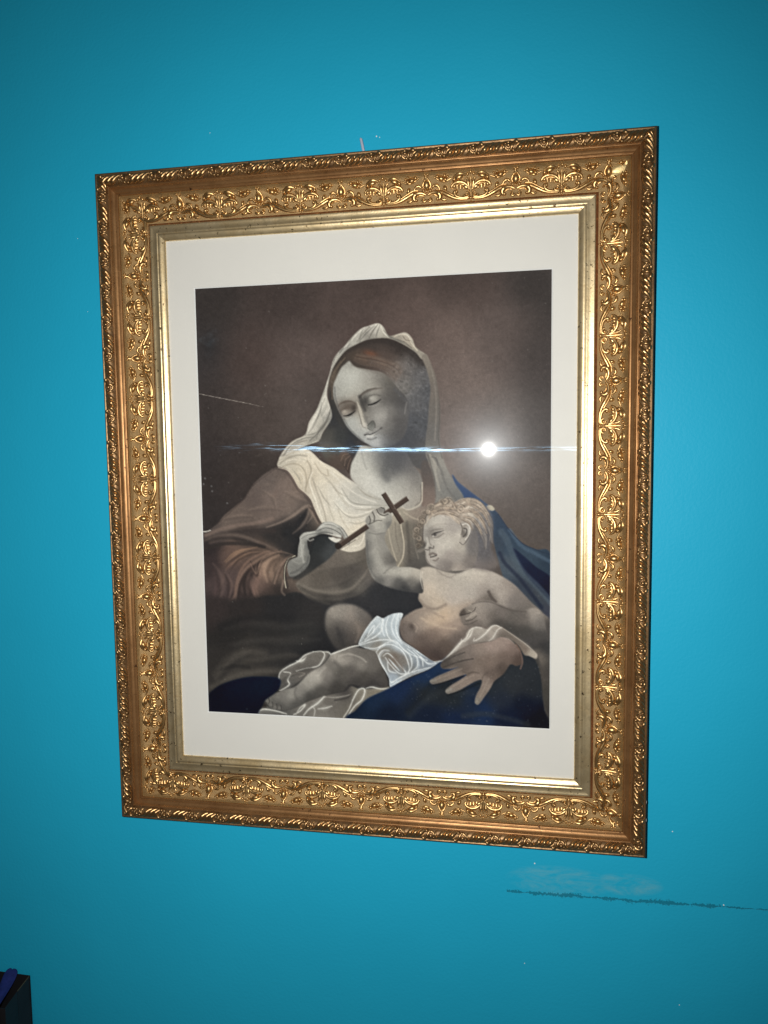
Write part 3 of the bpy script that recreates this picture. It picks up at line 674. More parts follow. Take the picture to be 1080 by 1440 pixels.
    # veil, right fall
    vr = region([(594,503),(601,499.5),(608,515),(614,533),(618,557),(620,583),(619,616),(625,650),(640,680),(652,700),(640,712),(612,710),(610,680),(605,655),(599,640),(599,619),(602,596),(604,570),(606,545),(601,521)],
        [(600,508,128,119,111),(607,525,116,108,101),(611,550,108,100,95),(611,580,102,96,92),(609,610,100,96,94),(606,635,110,106,102),(612,650,142,137,130),(618,670,128,124,119),(625,690,118,116,113),(640,700,108,107,106),(615,700,126,122,117)], 9, .8)
    V2 = lambda *a, **k: stroke(*a, clip=vr, **k)
    V2([(605,640),(611,652),(613,668),(618,690)], 3, (158,152,143), .6, 1.4); V2([(602,640),(606,655),(611,675),(612,700)], 2, (88,84,81), .7, 1)
    V2([(612,645),(620,660),(628,685),(640,702)], 3, (98,95,93), .55, 1.6); V2([(608,520),(613,548),(614,580),(612,620)], 2, (140,131,123), .45, 1.2); V2([(617,545),(619,580),(617,618),(622,645)], 1.6, (84,77,73), .6, .9)
    V2([(616,655),(614,646),(608,643)], 2, (92,88,86), .6, .9)

    # face
    fc = region([(492.5,508),(486,513),(481,518),(474,532),(470,543),(470,558),(475,573),(481,585),(489,600),(500,612),(510,620),(517,624),(525,629),(534,632),(545,631),(556,626),(566,618),(572,606),(575,590),(576,572),(570,557),(561,547),(548,532),(537,524),(519,520.5),(503,517),(496,512)],
        [(492,513,150,147,141),(488,524,180,178,171),(497,530,184,182,175),(480,535,168,166,160),(476,552,160,158,152),(490,550,176,174,167),(505,545,172,169,162),(515,530,160,156,150),(520,542,158,154,147),(533,532,128,123,118),(532,548,152,146,139),(543,540,96,92,88),(548,552,90,86,84),
         (500,562,166,160,151),(480,572,130,124,117),(490,574,98,88,81),(497,573,86,77,71),(487,581,140,131,122),(507,574,180,172,158),(510,585,176,168,156),(512,597,192,184,174),(514,566,76,73,71),(517,574,84,82,80),(519,588,112,109,106),(526,562,156,152,145),(533,560,118,114,110),(540,565,86,83,81),
         (497,588,166,166,162),(492,597,160,160,157),(505,595,170,169,165),(505,607,162,162,160),(513,611,158,158,156),(528,577,146,142,138),(536,585,154,150,146),(530,592,150,147,143),(543,578,142,138,134),(537,598,138,135,132),(552,582,108,104,102),(560,592,82,79,79),(568,600,84,82,83),(570,580,92,90,91),(564,565,76,74,75),(556,562,84,81,80),(545,600,112,109,107),(550,612,92,90,90),(560,612,78,77,79),
         (522,620,172,172,171),(532,622,166,166,167),(542,622,120,120,122),(528,628,146,148,152),(548,628,80,81,86)], 7.5, .8)
    F = lambda *a, **k: stroke(*a, clip=fc, **k)
    D = lambda *a, **k: dab(*a, clip=fc, **k)
    D(492,533,12,10,0,(188,187,181),.5)
    # brow shadows
    F([(476,573),(480,568),(487,565.5),(495,565),(501,568)], 3, (92,80,73), .6, 1.6, (.3,.6)); F([(477,570.5),(482,566.5),(489,564.3),(496,564.4)], 1.4, (74,64,58), .5, 1, (.2,.3))
    F([(507,559),(511,554.5),(518,550.5),(527,547.5),(538,546.5)], 3.2, (76,68,64), .65, 1.6, (.9,.2)); F([(508,556),(514,551),(521,547.8),(530,545.6)], 1.3, (66,57,53), .5, 1, (.5,.1))
    D(490,573,8.5,5,-14,(88,77,70),.6); D(499,574,3.6,5.5,10,(62,55,52),.75); D(481,576,3,4,0,(104,94,87),.5); D(487,580,5,2.9,-18,(154,144,135),.85); D(485.5,578.6,2.4,1.5,-18,(172,163,154),.6)
    F([(484,584.8),(488,585),(493,583.4),(497.5,580.6),(500.5,578)], 2.7, (30,28,29), .92, .9, (.2,.3)); F([(484,587.6),(490,588.6),(496,586)], 1.6, (178,176,172), .5, .9); F([(485,586.6),(491,586.8),(497,583.8)], 1, (96,92,89), .6, .7); F([(480,582),(480.5,578),(484,575),(490,574)], 1.6, (92,82,75), .5, 1)
    F([(507,558),(509,564),(511,571),(514,577)], 5, (58,56,56), .6, 2); D(515,565,4.6,6.5,12,(54,52,52),.7); D(526,561.5,5.4,3.9,-24,(162,158,151),.85); D(524.5,560,2.6,1.7,-24,(178,174,167),.55); D(538,559,5,4.5,-25,(102,98,95),.5)
    F([(519,569.8),(524,569),(529,567),(533.5,564.4),(536.5,562)], 2.4, (34,33,34), .92, .85, (.6,.3)); F([(520,572),(527,571.6),(534,568)], 1.3, (150,146,142), .5, .9); F([(516,563),(520.5,557.5),(528,555.4),(536,557)], 1.8, (84,80,77), .5, 1.1)
    # nose
    F([(503.5,566),(506.5,574),(509.5,585),(512,596)], 3.4, (188,181,169), .7, 1.4, (.4,1)); F([(505,579),(507.5,588),(509.5,596),(511.5,600.6),(515,601.8)], 1.4, (84,78,75), .6, .9, (.2,.5)); F([(512,578),(515.5,588),(518,596)], 5, (100,97,94), .5, 2.2, (.4,.6)); D(513.2,598,3,2.8,0,(198,191,182),.75); D(523,596.5,4,4,0,(86,84,82),.55)
    region([(518,598),(522,594),(526,592),(528,597),(528,602),(525.5,605.5),(520.5,604.5),(517.5,601.5)], [(520,600,112,112,108),(525,596,92,92,89),(525,603,122,122,119)], 3, .8, .75)
    F([(518,599),(521.5,595),(525.5,592),(528.2,597),(528,602)], 1.1, (64,62,61), .6, .7); F([(518,602.4),(521,605),(525.5,605.8)], 1, (66,64,63), .55, .7)
    F([(511,603),(515,606.6),(521,607.8)], 2.6, (180,179,175), .6, 1.1)
    # mouth
    F([(516,609.6),(520,607.8),(524,608),(529,605.5)], 2.4, (132,129,127), .7, 1); F([(514,612),(518,610.8),(522,611),(526.5,609.2),(531,606.8),(535,604)], 1.7, (58,55,56), .75, .8, (.8,.2)); D(536.8,602.6,2.2,1.3,-30,(64,61,62),.7); D(514,611.8,1.5,1.3,0,(66,63,64),.6)
    F([(517,614.2),(522,614),(527,612)], 3, (194,191,188), .8, 1); F([(527,612.4),(531.5,610),(534,607.4)], 2, (124,121,119), .6, 1); F([(518,617.6),(524,618.2),(530,615.6)], 2, (92,90,91), .6, 1.1)
    F([(472,545),(473,560),(480,580),(494,604),(512,621)], 2, (84,83,84), .5, 1.4)
    F([(556,548),(564,556),(574,568),(575,590),(572,606)], 4, (86,85,88), .5, 2)
    F([(573,566),(571,574),(570,582)], 2, (126,122,121), .5, .9)
    F([(527,631),(540,632),(556,627),(568,617)], 3, (72,73,79), .7, 1.6)
    F([(497,513),(515,521),(536,526),(550,538)], 3, (106,98,92), .4, 1.8)

    for i in range(16):
        o = i*.55
        stroke([(488-o,504+o*.5),(476-o*.6,518+o*.4),(468+o*.1,540),(467+o*.3,562)], .8, prng.choice([(112,99,87),(62,56,52),(90,80,72)]), .4, .8, (.2,.3))
    for p, g, w in (([(461,548),(452,572),(440,594),(432,612)],214,3),([(466,578),(459,594),(447,610),(436,620)],96,2.4),([(470,509),(464,528),(459,548)],212,1.6),([(454,566),(450,582),(441,598)],132,2),([(462,560),(464,574),(458,586)],206,2.2),([(404,632),(416,622),(430,616),(446,614)],118,2),([(396,646),(408,636),(424,628)],210,2),([(510,464),(500,474),(488,488)],206,2),([(528,459),(516,470),(506,482)],106,2.2),([(536,458),(532,468),(530,476)],112,2),([(546,473),(556,477),(570,484),(584,494)],102,1.8),([(558,472),(570,470),(578,476),(584,488)],206,1.4)):
        stroke(p, w, (g, g*.97, g*.925), .7, .9, (.25,.25), clip=vl)
    D(529,622,6,4,10,(182,181,180),.6); D(536,586,8,6,-20,(164,160,155),.45); D(497,594,6,6,0,(176,176,172),.5); F([(540,560),(547,570),(548,586),(543,600)], 5, (104,100,98), .35, 2.6)
    # ---- neck and breast
    nk = region([(510,627),(505,632),(500,642),(495,652),(493,664),(497,676),(515,692),(545,716),(575,720),(592,712),(595,690),(594,672),(580,652),(566,628),(545,632),(528,629)],
        [(512,632,176,173,167),(507,642,186,183,176),(500,660,186,183,176),(512,655,192,189,182),(520,640,168,166,161),(528,636,128,127,126),(538,638,104,104,106),(550,636,84,84,89),(562,634,78,79,85),(520,670,194,191,184),(535,662,142,140,136),(545,652,106,105,104),(543,668,120,118,116),(552,660,94,93,94),(565,650,92,91,94),(575,658,98,95,96),
         (510,680,190,186,178),(530,686,198,195,188),(550,682,176,173,167),(565,676,158,155,149),(578,674,138,134,130),(588,680,128,123,118),(570,692,168,164,158),(585,698,158,152,145),(555,700,184,180,172),(575,710,162,156,148),(590,708,146,138,130)], 10, .9)
    stroke([(548,632),(546,648),(541,664),(545,674)], 9, (92,92,93), .5, 4, clip=nk)
    stroke([(509,634),(512,648),(516,660)], 2, (140,138,134), .4, 1.2, clip=nk)
    dab(522,676,14,9,20,(204,201,194),.5,clip=nk); dab(556,650,13,16,10,(78,78,82),.5,clip=nk); dab(585,664,8,14,0,(96,92,91),.4,clip=nk)
    region([(594,650),(600,648),(606,660),(611,680),(612,705),(606,712),(594,712),(593,700),(595,682),(592,664)], [(598,660,84,77,75),(604,675,92,82,78),(602,695,114,100,94),(600,706,122,106,98)], 7, 1)
    region([(478,640),(484,633),(494,634),(502,629),(498,642),(494,652),(492,666),(488,662),(481,652)], [(484,640,92,78,70),(490,650,74,64,60),(496,636,66,60,60)], 4, .8)
    for p in ([(480,648),(484,640),(491,638)], [(485,655),(487,646),(493,641)], [(489,660),(491,652),(494,645)]): stroke(p, 1, (132,112,100), .6, .5)
    stroke([(594,679),(594,695),(593,706),(586,713),(574,717),(566,714)], 1.5, (196,186,171), .75, .7)
    stroke([(592,682),(591.5,704),(584,711)], 1, (96,88,82), .5, .6)
    # bodice under the chain, cloth beside the small arm
    bd = region([(546,718),(560,713),(575,718),(592,713),(606,712),(612,720),(606,745),(600,775),(598,800),(580,802),(560,802),(552,786),(542,765),(538,748)],
        [(552,725,158,149,136),(566,722,150,141,128),(585,722,140,128,118),(600,722,128,114,106),(556,745,146,138,126),(570,745,110,103,94),(585,745,104,98,91),(600,745,108,100,94),(550,768,138,131,120),(562,772,140,132,121),(575,775,98,92,86),(590,775,90,86,82),(558,792,132,124,113),(580,795,84,80,77)], 7, .8)
    B = lambda *a, **k: stroke(*a, clip=bd, **k)
    B([(562,722),(564,740),(568,765),(566,784),(559,797)], 2, (186,175,158), .8, .8); B([(546,742),(550,765),(557,788)], 2, (172,162,147), .7, 1)
    B([(568,720),(580,728),(592,732)], 2.2, (178,166,150), .6, 1); B([(572,735),(574,755),(576,790)], 4, (78,73,69), .5, 2); B([(584,740),(582,760),(588,785)], 2, (126,118,109), .5, 1)
    B([(556,735),(557,755),(562,775)], 2, (112,105,96), .5, 1)

    # ---- cream scarf over the shoulder
    sc = region([(391,655),(393,646),(402,640),(412,635),(425,631.5),(434,632),(442,638),(452,648),(463,654),(472,659),(482,667),(492,674),(503,681),(516,690),(530,698),(546,706),(556,716),(548,730),(530,742),(516,748),(516,764),(508,773),(492,776),(480,773),(476,770),(486,756),(478,742),(462,737),(455,736),(449,727),(443,714),(438,702),(430,693),(421,685),(413,671),(405,661),(397,657)],
        [(397,650,196,188,174),(408,644,186,178,165),(420,637,206,198,184),(432,640,214,204,188),(414,655,196,186,170),(426,655,212,201,183),(445,655,216,205,188),(440,665,206,194,176),(425,672,204,192,173),(436,684,198,187,171),(455,668,214,204,187),(470,670,206,197,182),(452,690,212,203,188),(470,690,212,205,193),(487,688,200,194,184),(445,705,204,195,181),(462,710,214,206,193),(480,708,208,203,193),(500,695,184,180,172),(515,700,188,184,176),(500,712,196,191,182),(525,710,182,178,170),(540,708,168,164,157),(460,725,204,196,182),(475,730,214,206,192),(495,728,208,201,189),(515,722,200,194,184),(535,720,186,180,170),(505,742,210,199,182),(525,738,196,186,171),(495,765,206,197,183),(510,758,190,181,168)], 6, .6)
    C = lambda *a, **k: stroke(*a, clip=sc, **k)
    C([(393,653),(404,645),(418,640),(432,641)], 2.4, (150,142,130), .55, 1.1); C([(398,656),(410,652),(422,654),(430,664),(432,678)], 2, (160,149,133), .55, 1)
    C([(433,648),(438,658),(437,668),(432,680),(430,690)], 2.4, (158,147,131), .6, 1.1); C([(440,664),(436,676),(440,690),(446,706)], 1.8, (226,217,202), .75, .8)
    C([(440,672),(446,690),(452,706),(457,722),(459,735)], 2.4, (166,157,144), .6, 1.1); C([(436,682),(443,700),(450,720),(455,733)], 1.6, (226,218,204), .75, .7)
    C([(444,652),(452,664),(462,669),(461,660)], 1.8, (170,158,141), .55, .9); C([(452,648),(462,658),(478,668),(494,679)], 2, (226,217,202), .5, 1)
    C([(456,668),(470,684),(480,700),(490,712)], 2.4, (182,174,160), .5, 1.4); C([(466,664),(485,682),(505,697),(530,707)], 2, (220,214,204), .5, 1.2)
    C([(481,686),(490,701),(500,708),(520,710),(545,711)], 2, (150,146,138), .65, .9, (.2,.5)); C([(480,690),(488,704),(500,711.5),(522,713)], 1.4, (228,222,211), .75, .7)
    C([(470,706),(480,718),(492,727),(505,727),(520,722),(542,714)], 2.2, (162,155,144), .6, 1, (.2,.4)); C([(474,708),(484,720),(494,724),(508,723),(525,717)], 1.4, (228,221,208), .6, .7)
    C([(460,700),(464,716),(470,732)], 2, (182,174,160), .5, 1.1); C([(476,716),(482,732),(490,744)], 2, (186,177,162), .5, 1.1)
    C([(478,772),(492,768),(506,766),(513,752)], 1.6, (228,220,206), .6, .8); C([(486,771),(500,762),(512,748)], 3, (166,157,144), .45, 1.4)
    stroke([(392,657),(405,661),(413,671),(421,685),(430,693),(438,702),(443,714),(449,727),(455,737)], 1.1, (226,214,196), .55, .5)
    stroke([(390,659),(403,664),(411,674),(419,688),(428,696),(436,706),(441,717)], 2.2, (74,66,63), .4, 1.2)

    for p, g in (([(398,650),(412,646),(428,648)],224),([(420,660),(428,672),(428,684)],222),([(448,684),(456,700),(466,712)],158),([(464,676),(474,690),(486,698)],168),([(452,700),(458,716),(464,730)],226),([(490,734),(504,736),(520,730)],168),([(500,716),(516,717),(532,714)],156),([(412,660),(420,670),(424,680)],156),([(504,686),(516,696),(534,703)],154),([(486,748),(500,746),(512,740)],226)):
        C(p, 2.4, (g, g*.955, g*.885), .6, 1.1, (.25,.25))
    # ---- near hand and cuff
    region([(445,752),(462,752),(474,763),(474,772),(462,786),(445,798),(424,812),(412,814),(420,800),(432,790),(434,775)], [(450,765,46,48,50),(440,790,50,51,52),(465,775,66,68,70),(425,806,70,68,66)], 7, 1)
    region([(462,755.5),(468,755),(474,757),(480,757.5),(477,761),(472,762.5),(466,759.5)], [(470,758,206,202,194)], 5, .5)
    hd = region([(404,792),(412,785),(418,782),(420,768),(422,760),(422,754),(428,748.5),(437,747),(445,745),(450,739),(456,734),(466,733.5),(474,737),(481,741),(487,750),(492,762),(490,766),(486,761),(481,752),(480,756),(473,754.5),(463,751.5),(452,750),(445,753),(436,756),(432.5,760),(433,768),(436,780),(434,793),(423,805),(408,811)],
        [(410,795,128,126,122),(418,800,118,116,113),(428,795,128,127,123),(424,780,150,148,143),(431,784,112,111,108),(426,765,158,156,151),(432,766,96,96,95),(424,755,166,164,159),(434,750,168,166,161),(444,749,152,150,146),(455,740,178,176,170),(466,738,174,171,165),(476,743,162,160,154),(460,748,146,144,140),(472,752,176,173,167),(484,752,150,148,143),(489,762,156,153,147),(450,749,112,111,109)], 4.5, .55)
    H = lambda *a, **k: stroke(*a, clip=hd, **k)
    H([(447,746),(458,742),(470,745),(480,751)], 1.2, (96,95,93), .75, .6); H([(456,737),(468,738),(478,744),(484,754)], 1.1, (108,106,103), .65, .6)
    H([(450,742),(460,739),(472,743)], 1.4, (194,191,184), .6, .8); H([(424,757),(433,752),(445,750)], 1, (94,93,92), .5, .6); H([(428,750.5),(436,749),(443,747.5)], 1.6, (190,188,182), .7, .8)
    H([(427,790),(425,778),(427,766)], 3, (176,174,168), .6, 1.4); H([(424,803),(431,795),(434,782)], 2.4, (84,84,84), .55, 1.2)
    stroke([(422,754),(428,748.5),(437,747),(445,745),(450,739),(456,734)], .9, (70,68,67), .5, .5); H([(446,744),(456,737),(466,736),(476,741)], 2, (196,194,187), .7, .9); H([(462,750),(470,752),(478,754)], 1.8, (190,187,180), .7, .7); H([(481,744),(486,753),(490,762)], 1.8, (182,179,172), .7, .7); H([(446,750.5),(456,748),(468,750)], 1.2, (82,81,80), .75, .6)
    stroke([(474,752.5),(479,754)], 2.2, (206,203,196), .8, .6); stroke([(488,761),(490,764.5)], 1.8, (204,200,192), .7, .6)
    stroke([(433,757.5),(436,760),(441,758)], 2, (176,174,169), .6, .8); stroke([(446,754),(456,752.5),(466,754)], 2.4, (40,41,43), .7, 1); stroke([(436,778),(440,766),(446,757)], 3, (42,43,45), .6, 1.4); H([(422,757),(424,768),(423,782)], 2, (178,176,171), .6, 1); H([(412,788),(420,792),(428,788)], 3, (148,146,141), .5, 1.4); H([(409,806),(420,801),(430,792)], 3, (86,85,84), .5, 1.4)
    stroke([(480,741),(487,750),(492,762)], .8, (60,58,57), .5, .5)
    stroke([(417,781),(407,785),(402,795),(401,810),(404,824)], 4, (62,57,55), .75, .9); stroke([(415,781),(406,785.5),(401,796),(400,812),(402,826)], 1.4, (196,186,168), .85, .5); stroke([(411,782),(403,789),(399.5,800),(399,815)], 1, (58,52,50), .7, .5)
    stroke([(399,816),(396,830),(400,836)], 3, (128,112,102), .5, 1.3)
    stroke([(405,812),(420,810),(434,800)], 4, (56,55,56), .5, 2)

    # ---- the big knee in shadow and the front leg
    kn = region([(457,869),(460,858),(467,852),(480,849),(496,850),(508,855),(521,866),(524,880),(512,892),(504,905),(494,912),(474,912),(464,900),(458,886)],
        [(462,872,112,106,101),(470,862,156,148,140),(480,858,140,133,126),(492,866,146,136,128),(506,864,110,104,100),(515,872,98,92,89),(502,880,120,110,103),(490,880,104,97,93),(474,880,92,87,84),(466,890,78,74,72),(480,893,62,60,60),(494,892,86,80,77),(476,905,66,63,62),(490,905,72,68,66)], 7, 1.6)
    stroke([(474,884),(478,896),(484,908)], 6, (58,56,57), .5, 2.6, clip=kn); stroke([(500,875),(505,888),(500,902)], 4, (132,120,112), .35, 2.2, clip=kn)
    # white cloth round the foot
    for pts, s in (([(463,917),(452,915),(440,916),(428,920),(418,930),(404,938),(393,948),(392,962),(394,972),(406,968),(420,958),(438,944),(456,930)], [(450,922,112,107,102),(430,925,118,113,108),(420,940,108,103,99),(400,950,112,108,104),(400,965,84,82,81),(430,940,96,91,88)]),
                   ([(362,1004),(364,999),(372,996),(395,999),(415,993),(435,984),(455,977),(484,971),(493,964),(505,968),(530,967),(548,965),(540,975),(520,984),(500,996),(490,1012),(400,1012)], [(375,1000,104,102,99),(400,1001,96,94,92),(430,990,118,113,108),(445,998,128,123,117),(470,985,112,107,102),(485,976,76,72,71),(490,992,112,107,100),(505,975,132,126,116),(530,970,128,121,110),(420,1002,112,108,104)])):
        region(pts, s, 8, .9)
    W = lambda p, w=1.5, a=.9, c=(226,224,218): (stroke(p, w*3.4, c, a*.22, 1.8, (.3,.3)), stroke(p, w*1.1, c, a*.85, .75, (.4,.4)))
    W([(440,916),(452,915.5),(456,920),(453,928),(446,936),(430,939),(416,943)], 1.3); W([(453,916),(461,916.5),(465,921),(464,927),(458,933)], 1.5); W([(440,916),(428,921),(418,930),(404,937),(393,946),(391,962)], 1.7)
    W([(416,929),(424,929),(430,923)], 2, .6); W([(398,944),(408,946),(404,955),(406,962),(396,969),(392,970)], 1.5); W([(418,930),(428,926)], 2.4, .5)
    stroke([(408,948),(420,945),(428,947),(420,951)], 1.6, (152,144,136), .6, .7); stroke([(396,957),(412,948),(436,938)], 5, (70,67,65), .35, 2.2)

    lg = region([(532,914),(520,912),(508,911),(494,908),(478,913),(466,919),(453,934),(434,946),(415,964),(396,970),(381,977),(371.5,984),(374,990),(377,996),(395,999),(415,994),(434,984.5),(458,977),(484,971),(492,963),(506,965),(522,966),(540,966),(545,960),(540,940),(536,925)],
        [(484,916,122,117,112),(476,926,168,161,153),(488,922,150,143,136),(468,936,118,113,108),(500,918,110,105,101),(515,922,108,103,99),(508,934,134,128,122),(522,938,104,99,95),(532,952,80,76,74),(512,950,80,76,73),(494,945,94,89,86),(480,945,92,88,84),(500,960,70,67,66),(525,962,64,61,61),
         (455,944,144,138,132),(446,952,178,172,164),(434,962,160,155,148),(460,955,116,111,107),(470,965,70,67,65),(450,970,86,83,80),(436,978,78,76,74),(420,970,136,132,127),(410,978,148,144,138),(400,980,126,122,118),(415,988,88,86,84),(392,978,122,119,115),(380,984,112,109,106),(390,992,88,86,84),(375,988,88,87,85)], 6, .9)
    L = lambda *a, **k: stroke(*a, clip=lg, **k)
    L([(476,922),(490,919),(506,924),(514,930)], 2.6, (178,171,163), .5, 1.3); L([(470,930),(478,940),(476,952),(486,962)], 5, (86,82,80), .4, 2.4); L([(436,956),(448,946),(456,938)], 4, (180,174,167), .5, 2)
    L([(415,966),(414,976),(420,988)], 3, (96,93,90), .4, 1.5); dab(407,977,4,5,0,(162,158,152),.5,clip=lg)
    for x, y in ((375,985),(380,990),(386,993),(392,995)):
        dab(x, y, 3, 2.4, 30, (136,132,127), .6, clip=lg); stroke([(x+2,y-4),(x+3,y+1),(x+2,y+4)], 1, (54,52,52), .7, .5, clip=lg)
    L([(372,986),(380,996),(396,999)], 2, (56,54,54), .6, .9)
    L([(484,971),(492,963),(506,966),(524,967)], 3, (52,50,51), .6, 1.4)
    W([(362,1003),(364,998.5),(372,996.5),(388,999),(402,1003)], 2); W([(412,1004),(420,1000),(426,994),(428,990),(421,995),(415,1004)], 1.6); W([(426,1005),(434,996),(446,988),(454,980),(456,979)], 2.2); W([(440,1008),(442,998),(438,992)], 1.2, .6)
    W([(446,996),(456,995),(466,992)], 2.2, .7); W([(482,1008),(490,996),(496,982),(503,970),(510,967.5),(512,972),(508,983),(498,992),(490,1003),(486,1010)], 1.8); W([(514,967),(522,965.5),(534,968),(546,967)], 1.6)
    W([(454,979),(470,980),(484,978),(492,976)], 1.3, .6, (186,180,172)); stroke([(470,984),(486,981),(492,977)], 2.4, (64,61,60), .6, 1)

    # ---- small child: trunk
    tr = region([(590,802),(600,797),(612,799),(626,804),(644,806),(662,799),(680,800),(700,808),(722,822),(745,846),(762,862),(774,880),(774,950),(760,940),(745,918),(720,900),(700,890),(680,885),(664,884),(658,894),(645,903),(634,915),(620,929),(608,930),(596,922),(580,910),(567,900),(562,888),(562,874),(572,864),(584,857),(594,853),(588,842),(590,828)],
        [(594,806,176,166,155),(604,812,188,177,165),(618,808,172,162,152),(604,832,192,177,162),(595,840,170,157,145),(620,825,182,171,160),(640,818,176,167,158),(655,808,184,175,165),(672,808,186,176,166),(692,818,172,162,154),(700,835,166,156,148),(712,830,142,132,126),(725,842,122,114,110),(640,840,180,169,160),(660,830,174,165,157),(680,832,158,148,141),(687,840,96,88,83),
         (612,852,188,172,156),(600,858,158,143,131),(585,864,146,133,123),(575,872,136,123,115),(570,886,118,107,102),(577,890,116,105,100),(590,878,154,139,128),(605,872,186,165,146),(622,866,194,171,149),(640,862,184,165,148),(655,862,168,151,138),(645,878,160,142,130),(628,885,158,139,126),(608,893,126,110,101),(592,900,106,93,87),(600,915,84,72,68),(612,922,70,60,58),(625,908,92,80,74),(640,897,104,93,88),(655,885,110,100,95),
         (735,862,108,101,97),(752,868,130,122,116),(765,885,74,70,69),(745,895,80,76,74),(725,885,84,79,77),(755,920,70,68,67),(770,930,60,58,58)], 7, .9)
    T = lambda *a, **k: stroke(*a, clip=tr, **k)
    T([(589,842),(598,853),(612,856),(626,850)], 4, (128,115,106), .6, 2.2); dab(600,903,16,9,20,(92,80,75),.45,clip=tr); dab(566,884,5,14,0,(96,87,83),.5,clip=tr); dab(660,852,16,8,-20,(150,137,127),.4,clip=tr); dab(740,880,16,14,40,(84,79,77),.4,clip=tr); dab(650,872,10,8,0,(140,125,115),.4,clip=tr); T([(576,866),(592,858),(606,860),(622,868)], 3, (132,117,108), .35, 1.8); T([(590,868),(606,876),(622,882),(640,884)], 3, (206,184,162), .35, 2)
    dab(578,881,3.4,4.4,-25,(74,65,61),.85,clip=tr); dab(574,884,6,6,0,(112,101,96),.4,clip=tr); T([(581,876),(586,882),(584,888)], 2, (168,152,140), .5, 1)
    T([(566,900),(582,911),(600,924),(614,929)], 5, (96,84,79), .4, 2.6); T([(686,832),(690,840),(696,846)], 4, (84,76,72), .75, 1.6); T([(684,838),(676,842),(668,846)], 2.4, (118,108,101), .5, 1.3)
    T([(594,804),(592,814),(594,824)], 1.8, (206,196,184), .7, .8); T([(614,801),(622,808),(632,812),(640,808)], 2.4, (140,131,124), .5, 1.3); T([(640,812),(660,806),(680,806)], 4, (196,187,176), .45, 2)
    dab(604,826,9,8,0,(200,186,171),.4,clip=tr); dab(708,830,10,7,40,(178,167,158),.35,clip=tr)

    # raised arm and fist, cross
    ar = region([(515,745),(514,762),(515,783),(518,799),(526,815),(542,824),(563,830),(582,833),(594,833),(594,820),(592,806),(590,801),(577,797.5),(559,796.5),(556,788),(549,777),(541,759),(543,745),(530,741)],
        [(518,752,132,129,124),(526,752,164,160,153),(537,754,136,132,127),(518,770,112,109,106),(527,772,164,160,153),(537,770,142,138,132),(520,790,106,104,101),(531,788,166,162,155),(542,785,122,118,113),(551,789,98,94,91),(528,806,138,134,129),(540,803,164,160,153),(552,803,172,167,159),(570,804,178,172,163),(586,808,176,168,158),(545,815,132,128,124),(560,820,88,86,85),(580,818,112,108,104),(590,828,72,70,70),(568,829,58,58,60),(534,817,94,92,91)], 5.5, .7)
    A = lambda *a, **k: stroke(*a, clip=ar, **k)
    A([(556,794),(546,800),(540,806)], 2.2, (112,108,104), .5, 1.2); A([(516,760),(517,785),(522,803),(534,818)], 3, (98,96,94), .5, 1.6); A([(545,826),(570,832),(594,834)], 5, (66,65,67), .6, 2); A([(519,749),(530,751),(541,749)], 1.4, (112,109,105), .5, .8)
    A([(592,803),(591,815),(594,828)], 1.4, (206,196,184), .55, .7)
    # cross
    def bar(a, b, w):
        a, b = np.array(a, float), np.array(b, float); d = (b-a)/np.linalg.norm(b-a); n = np.array([-d[1], d[0]])*w/2
        region([a+n, b+n, b-n, a-n], [(a[0],a[1],76,64,58),(b[0],b[1],72,60,54)], 20, .35, smooth=False)
        k = n*.8 if n[1] < 0 else -n*.8
        stroke([a+k, (a+b)/2+k, b+k], 1.1, (118,104,96), .6, .4)
        stroke([a-k, (a+b)/2-k, b-k], 1, (46,38,35), .6, .4)
    bar((475,769), (573.5,701), 7.4); bar((539.5,694), (565.5,735.5), 7.2)
    stroke([(477,773),(490,765),(500,759)], 1.5, (60,52,48), .5, .7)
    region([(471,766),(476,763),(481,768),(477,772),(473,771)], [(475,768,48,42,40)], 4, .5)
    # fist
    fs = region([(514,733),(516,727),(520,724),(524,718),(530,715.5),(536,713),(541,715),(540,722),(546,720),(551,724),(551,734),(547,742),(540,748),(526,748),(519,742),(516,738)],
        [(517,732,146,142,136),(522,728,156,152,145),(528,722,160,155,148),(536,718,128,124,119),(536,726,182,177,168),(545,728,152,148,141),(547,738,118,115,111),(528,738,172,168,160),(538,740,158,154,147),(522,742,140,136,131)], 3.6, .5)
    G = lambda *a, **k: stroke(*a, clip=fs, **k)
    G([(519,725),(521,731),(520,737)], 1.2, (76,72,69), .8, .5); G([(524,720),(527,727),(526,733)], 1.2, (76,72,69), .8, .5); G([(530,716),(533,722),(540,725),(546,723)], 1.3, (72,68,65), .8, .5)
    G([(518,737),(524,735),(530,732),(537,732)], 1.4, (84,80,76), .7, .6); G([(531,723),(536,727),(541,728)], 2.4, (196,191,182), .8, .8); G([(522,724),(524,730)], 1.8, (188,183,175), .6, .7); G([(527,719),(530,727)], 1.8, (188,183,175), .6, .7)
    stroke([(536,713.5),(541,716),(540,722)], 1.2, (64,60,57), .7, .5)
